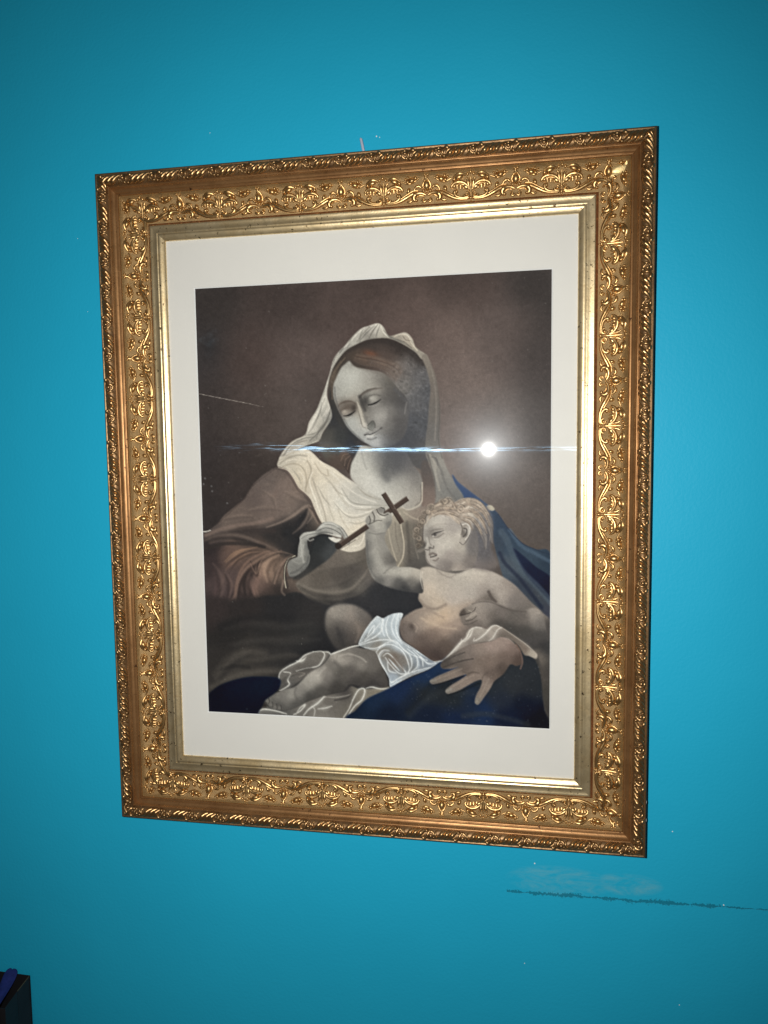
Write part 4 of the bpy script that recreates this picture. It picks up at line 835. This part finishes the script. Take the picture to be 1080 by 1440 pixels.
    # folded arm and little hand
    fa = region([(645,864),(648,857),(656,853),(664,848),(676,845),(688,845),(702,850),(718,856),(732,858),(745,855),(755,857),(763,870),(768,895),(766,915),(752,913),(735,904),(716,893),(702,883),(686,881),(672,882),(660,882),(650,877)],
        [(650,862,118,108,101),(660,856,146,136,128),(672,853,152,142,134),(684,852,136,127,121),(665,866,150,139,131),(678,866,142,132,125),(655,873,120,110,104),(668,877,110,101,96),(690,866,108,100,95),(705,862,112,104,100),(700,876,80,75,72),(720,868,98,92,88),(715,885,72,69,67),(735,868,104,97,93),(735,890,74,71,69),(750,864,152,143,136),(757,875,116,110,106),(758,895,76,73,72),(745,905,74,71,71),(762,908,60,58,59)], 6, 1)
    E = lambda *a, **k: stroke(*a, clip=fa, **k)
    E([(663,849),(675,846),(690,847),(704,853),(722,859),(738,860)], 2, (88,81,77), .55, 1)
    region([(645,864),(650,857),(657,854),(665,855),(661,860),(654,864),(647,866)], [(650,862,86,77,72),(659,857,134,124,116)], 3, .6)
    E([(647,865),(656,863),(665,859),(668,854)], 1.2, (62,56,53), .75, .6); E([(655,870),(662,866),(668,862)], 2.6, (170,159,149), .65, 1); E([(654,873),(663,871),(669,866)], 1.3, (72,66,62), .65, .7); E([(650,878),(660,877),(670,872)], 1.6, (84,77,73), .6, .8); E([(658,858),(663,861),(660,866)], 1.4, (172,162,152), .6, .7)

    # ---- child's head
    region([(664,704),(680,709),(690,722),(693,742),(690,770),(700,792),(690,802),(670,800),(660,790),(668,760),(664,735)], [(676,720,116,108,106),(684,735,104,100,102),(680,755,96,94,99),(684,780,92,89,92),(672,775,98,95,98),(690,796,108,100,98),(668,795,120,112,110)], 8, 2.5)
    hd2 = region([(602,722),(597,731),(595,740),(594,750),(595,760),(598,767),(596.5,772),(598,776),(598.5,784),(601,791),(609,797),(618,801),(630,803),(650,802),(664,798),(672,775),(670,750),(662,735),(650,722),(636,716),(616,714)],
        [(606,728,172,164,155),(600,740,162,156,149),(612,733,184,177,168),(624,730,182,174,166),(634,728,164,155,148),(636,740,162,154,148),(600,752,142,136,131),(606,750,132,126,121),(615,752,150,143,137),(625,752,174,166,158),(600,763,172,166,159),(606,765,168,161,154),(615,763,184,177,169),(628,765,188,181,172),(642,760,180,172,163),(648,770,170,162,153),(598,772,170,163,156),(604,775,160,153,146),(618,776,178,170,162),(632,780,162,153,147),(645,785,150,142,136),(608,790,166,158,151),(618,795,138,130,125),(630,796,124,116,112),(645,798,148,138,131),(658,790,122,114,110),(662,770,112,107,106),(640,803,168,158,149)], 5, .6)
    K = lambda *a, **k: stroke(*a, clip=hd2, **k)
    K([(602,748),(606,742),(612,738.5),(620,737),(630,737)], 2.6, (136,127,120), .45, 1.6, (.5,.2)); dab(606,750,4,6,10,(122,115,109),.35,clip=hd2); dab(622,768,9,8,0,(194,186,177),.45,clip=hd2); dab(614,736,10,6,-15,(188,180,171),.4,clip=hd2)
    K([(607,752.5),(611,750),(617,748.4),(624,746)], 2, (54,50,50), .8, .8, (.6,.2)); dab(611.5,752,1.9,1.7,0,(58,54,54),.85,clip=hd2); K([(607,755),(612,756.5),(618,754),(624,750)], 1.2, (116,108,103), .7, .7); dab(608.8,754.6,1.1,1.1,0,(196,190,184),.7,clip=hd2)
    K([(606,747),(613,744.5),(622,744)], 1.2, (104,96,91), .6, .7); K([(610,758),(618,758),(626,753)], 1.4, (198,191,182), .5, .8)
    K([(600,757),(601.5,763),(600,769)], 2.4, (186,180,172), .7, .9); K([(603,756),(604,763),(606,767)], 1.6, (120,113,108), .5, .9)
    K([(597,772.5),(602,773.4),(605,770.6),(609,771),(609.6,768)], 1.6, (80,74,72), .7, .8); dab(604,770,1.6,1.2,0,(60,55,54),.6,clip=hd2); K([(604,774),(604,778),(605,782)], 1.2, (112,104,100), .6, .6)
    K([(604,780),(608,778),(613,780)], 3, (112,102,98), .8, .9); K([(605,783.6),(609,782.6),(613.5,781)], 1.6, (58,52,51), .75, .8); K([(607,785.5),(611,785),(615,782.5)], 1.7, (180,171,163), .4, .9); K([(609,788),(613,788),(616,785)], 2, (118,108,103), .8, .8)
    dab(609,793,3.6,2.6,15,(178,170,162),.55,clip=hd2); K([(603,794),(612,800),(622,803),(634,803)], 3, (104,97,93), .6, 1.4); K([(595,743),(594.6,756),(598,768)], 1.2, (112,104,99), .6, .6); K([(598.5,777),(599,785),(603,792)], 1.4, (104,97,93), .6, .7)
    dab(631,783,8,6,30,(140,131,126),.4,clip=hd2); K([(618,802),(640,806),(660,800)], 3, (184,174,164), .4, 1.6); K([(622,800),(628,807),(636,810)], 2, (124,115,109), .5, 1)
    # hair
    hr = region([(602,724),(600,717),(606,712),(616,709),(622,704),(631,703),(640,707),(648,702.5),(660,702),(672,706),(682,714),(686,728),(684,742),(676,746),(668,741),(660,736),(652,733),(646,737),(640,734),(632,727),(620,724),(610,724),(603,730)],
        [(606,718,160,147,134),(618,713,168,152,138),(630,710,160,146,134),(640,716,152,137,126),(650,708,194,180,165),(650,718,186,170,155),(664,708,182,170,158),(672,716,150,143,138),(665,722,190,179,166),(658,730,178,166,154),(672,734,150,144,140),(680,725,118,114,113),(680,738,108,105,107),(640,728,178,165,152),(625,718,150,136,125),(648,732,150,138,128)], 5, .9)
    R_ = lambda *a, **k: stroke(*a, clip=hr, **k)
    def lock(p, w, hi=(206,191,173), md=(164,148,134), lo=(96,86,79)):
        p = np.array(p, float); stroke(p, w*1.25, lo, .6, .9, (.4,.2)); stroke(p, w, md, .75, .9, (.5,.2))
        for q in range(5):
            o = (prng.uniform(-.42,.42)*w, prng.uniform(-.42,.42)*w)
            stroke(p+o, 1, (hi, hi, lo, md, lo)[q], .45, .8, (.3,.1))
    cool = dict(hi=(150,143,138), md=(122,116,114), lo=(84,80,82))
    lock([(672,712),(684,724),(690,742),(688,760)], 7, **cool); lock([(668,740),(680,754),(682,772)], 8, **cool); lock([(676,728),(688,744),(692,764)], 6, **cool)
    lock([(640,708),(656,703),(674,708),(687,724)], 6); lock([(646,713),(662,709),(679,720),(688,740)], 6.5); lock([(648,720),(664,719),(677,732),(684,750)], 6); lock([(652,727),(663,730),(672,741),(677,752)], 5); lock([(650,731),(658,736),(664,746)], 4)
    lock([(642,710),(628,707),(613,711),(601,723)], 6); lock([(644,718),(630,715),(615,717),(604,729)], 5.5); lock([(646,727),(634,722),(621,721),(610,726)], 4.5); lock([(636,706),(640,714),(648,720)], 5)
    for x, y, r in ((647,716,5),(631,707,4)):
        t = np.linspace(.4, 6.2, 9); R_([(x+r*math.cos(a), y+r*.9*math.sin(a)) for a in t], 1.2, (206,190,172), .6, .5); R_([(x+(r-1.3)*math.cos(a+.5), y+(r-1.3)*.9*math.sin(a+.5)) for a in t], 1, (122,106,96), .6, .5)
    for x, y, r, g in ((631,705,5.5,1.),(622,706,4,.92),(586,748,5,.82),(585,754,4,.8),(591,763,4.6,.72),(594,730,6,.9),(590,738,5,.85),(597,722,4.5,.92),(606,714,5,.95),(588,768,3.5,.72)):
        dab(x, y, r, r*.9, 0, (140*g,127*g,115*g), .75)
        ph = x*.7
        for k in range(4):
            rr = r*(1.05-.24*k); t = np.linspace(0, 3.6+.5*k, 7); p = ph+k*1.3
            stroke([(x+rr*math.cos(q+p), y+rr*.92*math.sin(q+p)) for q in t], 1.5, [(196*g,181*g,164*g),(100*g,90*g,82*g),(170*g,156*g,141*g),(90*g,81*g,75*g)][k], .55, .95, (.2,.2))
    stroke([(602,722),(597,731),(594.6,745),(594.5,760)], 1, (66,59,56), .65, .6); dab(597,765,2.4,3.4,0,(70,65,64),.65)
    region([(586,776),(590,772),(597,771.5),(596,774),(590,777)], [(592,774,132,124,116)], 4, 1, .7)
    stroke([(598,738),(604,728),(614,722),(628,722),(640,730),(646,737)], 1.6, (200,184,167), .5, .9)
    for i in range(46):
        t = prng.uniform(-2.6, .9); x, y = 652+33*math.cos(t), 733+29*math.sin(t); o = prng.uniform(3, 8); u = t+prng.uniform(.5, 1.1)
        stroke([(x-3*math.cos(t), y-3*math.sin(t)), (x+o*.3*math.cos(u), y+o*.3*math.sin(u)), (x+o*math.cos(u+.6), y+o*math.sin(u+.6))], 1, prng.choice([(168,154,141),(128,118,110),(190,176,160)]) if t < -.4 else (104,100,103), .4, .7, (.6,.1))
    for x, y, r in ((586,745,4.6),(589,757,4.4),(594,733,4.6),(602,720,4),(626,705,4.6),(648,716,6)):
        t = np.linspace(0, 5.2, 8)
        stroke([(x+r*math.cos(q+x), y+r*math.sin(q+x)) for q in t], 2, (92,83,76), .5, 1, (.3,.3)); stroke([(x+(r-1.6)*math.cos(q+x), y+(r-1.6)*math.sin(q+x)) for q in t], 1.8, (182,165,148), .55, 1, (.3,.3))
    full_ = np.zeros((CH, CW), np.float32); full_[hr[3]:hr[4], hr[1]:hr[2]] = hr[0]
    canvas[:] *= 1+(.05*_blur(full_, 3)*cloud(3.6, 2, 33))[..., None]
    for i in range(26):
        t = prng.uniform(0, 6.3); x, y = prng.uniform(604,682), prng.uniform(704,726); r = prng.uniform(2.4,4.6); c = prng.choice([(112,98,88),(198,176,152),(160,138,118)])
        stroke([(x+r*math.cos(t+q), y+r*.8*math.sin(t+q)) for q in np.linspace(0, 3.8, 7)], 1.4, c, .4, .9, (.2,.2), clip=hr)
    # ear
    er = region([(648,737),(654,735),(660,740),(661,748),(657,756),(652,763),(647,765),(645,760),(648,754),(649,746)], [(652,740,150,141,133),(658,746,178,171,164),(652,750,112,105,100),(650,760,168,160,152)], 3, .6)
    stroke([(650,738),(656,737),(660.5,743),(659,752),(654,759)], 1.7, (206,199,191), .8, .5); stroke([(652,743),(656,745),(655,751),(651,755)], 2, (70,65,63), .75, .7); stroke([(646,763),(651,766),(656,760),(661,751)], 1.2, (84,78,76), .6, .6); stroke([(647,736),(650,744),(648,752)], 1.4, (92,84,79), .6, .7)
    dab(666,752,5,14,10,(98,94,96),.45)

    # ---- loincloth
    lc = region([(503.5,905),(508,894),(516,881),(523,872),(530,866),(538,869),(546,865),(555,862),(566,862.5),(562,874),(560.5,889),(566,901),(583,912),(599,924),(610,930),(619,928.5),(602,940),(577,950),(560,959),(548,966),(546.5,954),(541,943),(535,934),(528.5,918),(521,913.5),(510,910)],
        [(510,898,146,150,152),(522,884,170,178,184),(534,874,196,204,210),(548,872,186,196,204),(560,868,206,214,220),(520,900,150,152,152),(540,890,190,199,206),(552,884,184,194,202),(530,908,140,136,130),(545,902,164,168,170),(556,900,190,199,207),(570,908,176,184,192),(540,918,132,126,119),(552,930,124,112,103),(565,930,130,124,119),(566,944,136,138,140),(580,920,160,168,176),(590,932,140,148,158),(605,934,132,140,152),(552,955,168,178,190),(575,942,126,128,130),(540,935,146,148,149)], 5, .5, .94)
    Q = lambda p, w=1.3, a=.85, c=(236,240,243): (stroke(p, w*3, c, a*.25, 1.5, (.4,.4), clip=lc), stroke(p, w*1.15, c, a*.75, .7, (.4,.4), clip=lc))
    q = [[(504,906),(509,894),(518,880),(530,866)],[(530,866),(538,870),(537,884),(528,894),(514,901),(505,905)],[(512,900),(524,888),(534,876)],[(516,894),(520,886),(526,879),(524,890)],[(538,870),(536,882),(540,894)],[(546,866),(542,880),(546,896),(558,906)],[(555,863),(550,878),(554,893),(564,904)],[(560,863),(556,880),(560,896),(575,910)],[(565,863),(562,878),(562,892),(570,904),(590,918),(610,930)],[(504,907),(522,902),(540,899),(556,902),(566,912),(578,920),(600,928)],
         [(512,910),(528,911),(542,904),(552,900)],[(528,917),(536,908),(550,906),(564,914),(572,928),(574,944),(562,952)],[(536,934),(532,922),(538,914),(546,914)],[(538,922),(544,918),(552,924),(564,938),(570,946),(560,946),(548,934),(541,924)],[(546,926),(553,934),(560,942)],[(544,930),(546,942),(556,946)],[(537,936),(542,946),(548,958),(556,956)],[(529,918),(534,930),(542,944),(548,964)],[(549,960),(562,952),(580,944),(604,938)],[(566,912),(576,922),(578,936),(572,946)],[(572,912),(584,922),(586,936),(578,944)],[(580,914),(592,926),(594,936)],[(590,922),(600,932),(612,932)],[(548,964),(560,958),(580,949),(600,941),(618,929)]]
    for p in q: Q(p)
    for p in q[::2]: Q([(x+1.8,y+1.6) for x, y in p], .9, .55, (206,216,226))
    stroke([(553,925),(562,934),(566,942)], 3, (104,92,84), .5, 1.2, clip=lc); stroke([(466,919),(480,914),(494,909),(504,907)], 1.6, (222,220,214), .85, .5); stroke([(562,868),(560,888),(566,902),(584,914)], 1, (96,92,92), .4, .7)

    # ---- blue skirt of the cloak below
    region([(494,1014),(502,996),(515,982),(540,970),(560,960),(602,941),(619,929.5),(640,920),(700,925),(735,915),(752,930),(760,960),(764,1000),(778,1034),(640,1034)],
        [(505,1002,16,36,66),(525,985,18,42,80),(560,970,16,40,86),(600,950,18,46,92),(625,935,22,48,90),(540,1005,13,28,56),(580,990,22,34,56),(600,975,36,42,50),(620,965,34,38,44),(640,985,36,42,48),(600,1010,16,30,60),(640,1008,14,34,76),(680,1000,16,42,90),(660,990,22,40,72),(700,985,34,42,58),(720,960,44,48,54),(735,940,42,46,52),(740,990,16,24,46),(710,1010,14,26,58),(755,1010,18,20,30),(690,965,40,46,54),(745,970,40,44,50)], 9, .8)
    region([(270,1030),(270,1000),(274,990),(286,981),(298,970),(312,961),(338,953),(362,950.5),(391,953),(393,964),(385,974),(372,984),(368,992),(362,1004),(356,1030)], [(300,985,14,20,36),(340,970,13,24,48),(375,965,14,26,50),(340,995,10,19,38),(370,995,13,22,40)], 14, 1)
    stroke([(575,1005),(590,990),(612,975),(640,972),(670,975)], 9, (54,58,62), .35, 4); stroke([(650,1006),(680,1003),(705,1008),(740,1018)], 7, (56,60,62), .45, 3); stroke([(572,1000),(596,974),(604,962)], 8, (32,36,40), .5, 4)
    for i in range(90):
        x, y = prng.uniform(575,765), prng.uniform(935,1022); dab(x, y, .6, .6, 0, (110,116,122), .35)
    region([(746,916),(754,922),(760,945),(762,985),(776,1015),(776,900),(766,905)], [(755,930,112,104,97),(758,950,78,73,70),(768,940,66,63,61),(765,975,66,63,60),(772,1005,58,55,54),(770,910,58,57,58)], 8, 1.4)
    # cloth over the far hand
    fw = region([(634,916),(640,908),(646,902),(653,898),(655,890),(661,884),(668,881.5),(676,882),(684,884.5),(690,880.5),(697,879),(704,882),(716,890),(732,902),(746,914),(753,920),(752,926),(742,922),(735,920),(728,908),(716,899),(704,897),(690,901),(670,904),(655,909),(642,918),(628,928),(622,929)],
        [(645,908,150,141,134),(660,892,158,149,141),(672,888,166,157,149),(690,888,164,154,146),(700,886,150,140,132),(705,892,106,97,91),(720,900,112,102,95),(735,912,120,108,100),(748,920,168,158,147),(680,898,140,131,124),(665,900,130,121,115),(635,922,150,144,139)], 5, .7)
    X = lambda p, w=1.6, a=.85, c=(226,220,212): (stroke(p, w*3.4, c, a*.22, 1.8, (.3,.3)), stroke(p, w*1.1, c, a*.8, .8, (.3,.3)))
    X([(610,930),(622,928),(634,917),(646,904),(655,896),(660,886),(668,882),(676,883)], 1.9); X([(640,914),(646,905),(648,898)], 1.3, .7); X([(664,884),(660,894),(652,902)], 1.5); X([(666,897),(665,901),(672,898),(682,890),(690,881),(697,879.5),(704,883)], 1.7); X([(704,882),(698,886),(692,896),(686,901)], 1.4, .75); X([(704,882),(720,893),(738,906),(752,919),(752,923)], 1.5, .75, (196,184,172)); X([(702,896),(714,899),(724,908)], 1.2, .7, (216,200,188))
    # far hand
    fh = region([(640,916),(656,907),(672,904),(690,901),(702,896),(714,899),(724,908),(730,918),(732,932),(724,936),(716,934),(707,947),(694,957),(688,967),(679,980),(671,990),(666,987),(668,977),(674,966),(676,956),(668,957),(655,964),(643,970.5),(629,975),(625,970.5),(633,963),(646,955),(655,948),(644,951),(634,954.5),(618,960),(607,961.5),(603,957),(612,951),(628,944),(644,937),(634,940),(622,940),(618,935),(622,928),(632,921)],
        [(626,932,78,72,69),(640,924,104,96,91),(655,914,122,111,105),(645,934,100,91,86),(672,912,138,124,116),(690,908,152,135,127),(706,904,150,133,125),(720,914,124,107,100),(726,926,84,71,66),(710,925,112,97,90),(690,928,122,107,99),(670,930,120,106,98),(655,940,108,96,90),(635,947,130,117,109),(618,954,122,112,105),(607,958,112,106,102),(665,948,130,116,108),(650,958,136,122,114),(636,966,128,117,110),(629,971,124,118,113),(690,948,104,91,85),(680,960,136,122,114),(675,975,130,118,110),(669,986,122,116,110),(705,940,86,75,70),(660,925,122,110,104)], 6, .6)
    Z = lambda *a, **k: stroke(*a, clip=fh, **k)
    Z([(622,938),(638,932),(652,928),(664,926)], 2, (62,57,56), .6, .9); Z([(620,932),(636,923),(652,917)], 2, (70,65,63), .6, 1); Z([(645,940),(655,946),(664,944)], 2, (92,82,77), .5, 1.1); Z([(655,949),(664,945),(672,946)], 2, (84,74,69), .5, 1.1); Z([(676,957),(678,950),(684,946)], 2, (92,82,76), .5, 1.1)
    Z([(612,955),(630,948),(648,940)], 2, (150,136,127), .5, 1.1); Z([(634,966),(650,956),(664,949)], 2.4, (154,139,129), .5, 1.2); Z([(673,980),(680,966),(686,954)], 2.2, (152,138,128), .5, 1.2)
    stroke([(605,957),(611,956)], 3, (140,135,130), .6, .8); stroke([(627,971),(633,968.5)], 3.2, (146,142,136), .6, .8); stroke([(668,987),(671,982)], 3, (140,135,129), .55, .8)
    stroke([(608,963),(630,957),(650,950)], 2.4, (28,30,34), .6, 1.1); stroke([(628,977),(650,970),(672,960)], 2.4, (28,31,36), .6, 1.1)
    stroke([(724,906),(730,916),(733,930),(730,940)], 2, (142,112,100), .6, 1); stroke([(716,936),(706,949),(694,960)], 3, (40,42,46), .5, 1.6)
    # right margin darkening of the cloak (a painted dark edge)
    # ---- age: scratches, specks, grain
    stroke([(276,552),(310,559),(350,567),(372,572)], .8, (168,158,150), .75, .4, (1,.2)); stroke([(284,747),(291,746.5),(296,745)], 1.3, (214,208,200), .85, .4)
    stroke([(642,452),(645,457)], .8, (120,112,108), .5, .4)
    for i in range(150):
        x, y = prng.uniform(278,772), prng.uniform(385,1018); dab(x, y, .45+.4*prng.random(), .45+.4*prng.random(), 0, (150,146,142), prng.uniform(.1,.5))
    for x, y in ((299,690),(298,683),(287,680),(320,707),(289,672)): dab(x,y,1.1,1.1,0,(126,126,128),.7)
    for i in range(30): dab(prng.uniform(350,405), prng.uniform(615,665), 1.5+5*prng.random(), .8, prng.uniform(-30,40), (92,84,80), .14)
    f = canvas; m = f.mean(-1, keepdims=True)
    sat = np.clip((f[..., 2:3]-f[..., 0:1]*1.25)/40, 0, 1)
    f[:] = f+(m-f)*(.32*sat+.06)
    for rr, am in ((7, .12), (1.6, .22)):
        for k in range(3): f[..., k] += am*(f[..., k]-_blur(f[..., k].copy(), rr*PS))
    np.clip(f, 4, 236, out=f)
    f[:] = np.where(f > 92, 92+(f-92)*.99, 92-(92-f)*1.0)
    g = prng.normal(0, 1, (CH, CW)).astype(np.float32); g = _blur(g, .7)*1.6
    canvas[:] = np.clip(canvas*(1+.016*cloud(3, 2, 9)[..., None]+.028*g[..., None])+1.0*g[..., None], 0, 255)
def build_print():
    paint_print()
    GX, GZ = 470, 585
    # corners of the sheet in paint units (it was drawn slightly out of square)
    src = np.array([(0,0),(1,0),(1,1),(0,1)], float); dst = np.array([(275.5,404.5),(777.5,380),(771,1025),(292,1000.5)])
    A, B = [], []
    for (u, v), (x, y) in zip(src, dst):
        A += [[u,v,1,0,0,0,-u*x,-v*x],[0,0,0,u,v,1,-u*y,-v*y]]; B += [x,y]
    h = np.append(np.linalg.solve(np.array(A), np.array(B)), 1).reshape(3, 3)
    U, V = np.meshgrid(np.linspace(0, 1, GX), np.linspace(0, 1, GZ))
    q = np.stack([U, V, np.ones_like(U)], -1)@h.T; X = (q[..., 0]/q[..., 2]-PX0)*PS-.5; Y = (q[..., 1]/q[..., 2]-PY0)*PS-.5
    x0 = np.clip(X.astype(int), 0, CW-2); y0 = np.clip(Y.astype(int), 0, CH-2); ax, ay = np.clip(X-x0, 0, 1)[..., None], np.clip(Y-y0, 0, 1)[..., None]
    c = canvas[y0, x0]*(1-ax)*(1-ay)+canvas[y0, x0+1]*ax*(1-ay)+canvas[y0+1, x0]*(1-ax)*ay+canvas[y0+1, x0+1]*ax*ay
    c = c/255; lin = np.where(c <= .04045, c/12.92, ((c+.055)/1.055)**2.4)*PRINT_GAIN-PRINT_LIFT
    lin = np.clip(lin, .002, .95)
    me = bpy.data.meshes.new('print')
    co = np.stack([(U-.5)*.4*1.004-fx, np.full_like(U, -ZP+.0006), (.5-V)*.49796*1.004-Z0], -1).reshape(-1, 3).astype(np.float32)
    n = GX*GZ; me.vertices.add(n); me.vertices.foreach_set('co', co.ravel())
    i = (np.arange(GZ-1)[:, None]*GX+np.arange(GX-1)[None]).ravel()
    quad = np.stack([i, i+GX, i+GX+1, i+1], -1).astype(np.int32)
    nf = len(quad); me.loops.add(nf*4); me.loops.foreach_set('vertex_index', quad.ravel()); me.polygons.add(nf)
    me.polygons.foreach_set('loop_start', np.arange(0, nf*4, 4, dtype=np.int32)); me.update(calc_edges=True)
    at = me.color_attributes.new('ink', 'FLOAT_COLOR', 'POINT')
    at.data.foreach_set('color', np.concatenate([lin.reshape(-1, 3), np.ones((n, 1))], 1).astype(np.float32).ravel())
    m, nt, b = mat('printed_paper'); a = N(nt, 'ShaderNodeAttribute', attribute_name='ink'); nt.links.new(a.outputs[0], b.inputs['Base Color'])
    b.inputs['Roughness'].default_value = .62; b.inputs['Specular IOR Level'].default_value = .1
    bump(nt, b, noise(nt, 900, 3, .6, tex(nt)).outputs[0], .08, .0004)
    me.materials.append(m)
    o = bpy.data.objects.new('print', me); COL.objects.link(o); o.parent = frame
    tag(o, 'dark tinted print of a veiled woman holding a child with a small cross')
PRINT_GAIN, PRINT_LIFT = 1.05, .006
build_print()
v, f = box(X0+ii-fx, X1-ii-fx, -.0142, -.0130, ii, H_-ii)
obj('glass', v, f, M_glass, frame, smooth=False)

# ---------------------------------------------------------------- hook above the frame
hook = bpy.data.objects.new('metal_hook', None); COL.objects.link(hook); hook.location = (-.0008, 0, .383)
tag(hook, 'short grey metal hook sticking up behind the top edge of the gilt frame', 'hook')
pts = [(-.0041, .0197), (-.0037, .0185), (-.0020, .010), (-.0008, .004), (.0006, -.004)]
vs, fs = [], []
for k, (x, z) in enumerate(pts):
    hw = .0009 if k == 0 else .0016
    for a in range(8):
        t = 2*math.pi*a/8; vs.append((x+hw*math.cos(t), -.0042+.0011*math.sin(t), z))
    if k:
        for a in range(8): fs.append(((k-1)*8+a, (k-1)*8+(a+1) % 8, k*8+(a+1) % 8, k*8+a))
fs += [tuple(range(8))[::-1], tuple(range(len(vs)-8, len(vs)))]
obj('hook_shank', vs, fs, M_steel, hook)
vs = [(r*math.cos(t)+.0004, y, r*math.sin(t)-.003) for y, r in ((.006, .0010), (-.0036, .0010)) for t in np.linspace(0, 2*math.pi, 9)[:-1]]
obj('nail', vs, [(a, a+8, (a+1) % 8+8, (a+1) % 8) for a in range(8)]+[tuple(range(8, 16))], M_steel, hook)

# ---------------------------------------------------------------- black paper bag at the lower left
bx, bz = -.4651, -.6211; bl, bb = -.68, -.93; th = .0006
bag = bpy.data.objects.new('paper_bag', None); COL.objects.link(bag); bag.location = (bx, 0, bb)
tag(bag, 'black paper bag at the lower left corner with a blue strip hanging over it', 'bag')
Hh, Wl = bz-bb, bl-bx
def panel(name, quad, nrm, m, parent):
    a = [Vector(p) for p in quad]; d = Vector(nrm)*th
    vs = [tuple(p) for p in a]+[tuple(p+d) for p in a]
    return obj(name, vs, [(0,1,2,3),(7,6,5,4),(0,4,5,1),(1,5,6,2),(2,6,7,3),(3,7,4,0)], m, parent, smooth=False)
y1, y2, y3 = -.004, -.0265, -.052
panel('back_panel', [(0,y1,0),(Wl,y1,0),(Wl,y1,Hh+.003),(0,y1,Hh)], (0,-1,0), M_bag, bag)
panel('front_panel', [(0,y3,0),(Wl,y3,0),(Wl,y3,Hh-.006),(0,y3,Hh-.008)], (0,-1,0), M_bag, bag)
panel('side_gusset', [(0,y1-.001,0),(-.001,y2,0),(-.0022,y2,Hh-.0052),(-.0008,y1-.001,Hh-.0012)], (-1,0,0), M_bag, bag)
panel('side_gusset', [(-.001,y2-.0004,0),(0,y3+.001,0),(-.001,y3+.001,Hh-.008),(-.0022,y2-.0004,Hh-.0052)], (-1,0,0), M_bag, bag)
panel('fold_edge', [(-.0005,y1-.001,Hh-.0013),(-.0017,y2,Hh-.0053),(-.0017,y2,Hh-.0045),(-.0005,y1-.001,Hh-.0005)], (-1.5,0,0), M_bagin, bag)
rib = [(-.0262,-.0022,Hh+.0045),(-.0255,-.0055,Hh+.0050),(-.0225,-.018,Hh-.001),(-.0185,-.036,Hh-.006),(-.016,-.0545,Hh-.010),(-.0165,-.0565,Hh-.03),(-.02,-.0572,Hh-.07)]
vs, fs = [], []
rp = [tuple(p) for p in np.array([[*a] for a in rib])]
for k, (x, y, z) in enumerate(rp):
    hw = .0075+.0025*math.sin(k*1.1)
    if k == 0: hw = .0025
    for s_ in (-1, -.3, .4, 1): vs.append((x+s_*hw, y-.0018*math.cos(s_*3+k), z+.0012*math.sin(s_*4+k)))
    if k:
        for a in range(3): fs.append(((k-1)*4+a, (k-1)*4+a+1, k*4+a+1, k*4+a))
ro = obj('blue_strip', vs, fs, M_blue, bag)
sm = ro.modifiers.new('thick', 'SOLIDIFY'); sm.thickness = .0008
ss = ro.modifiers.new('soft', 'SUBSURF'); ss.levels = 2; ss.render_levels = 2
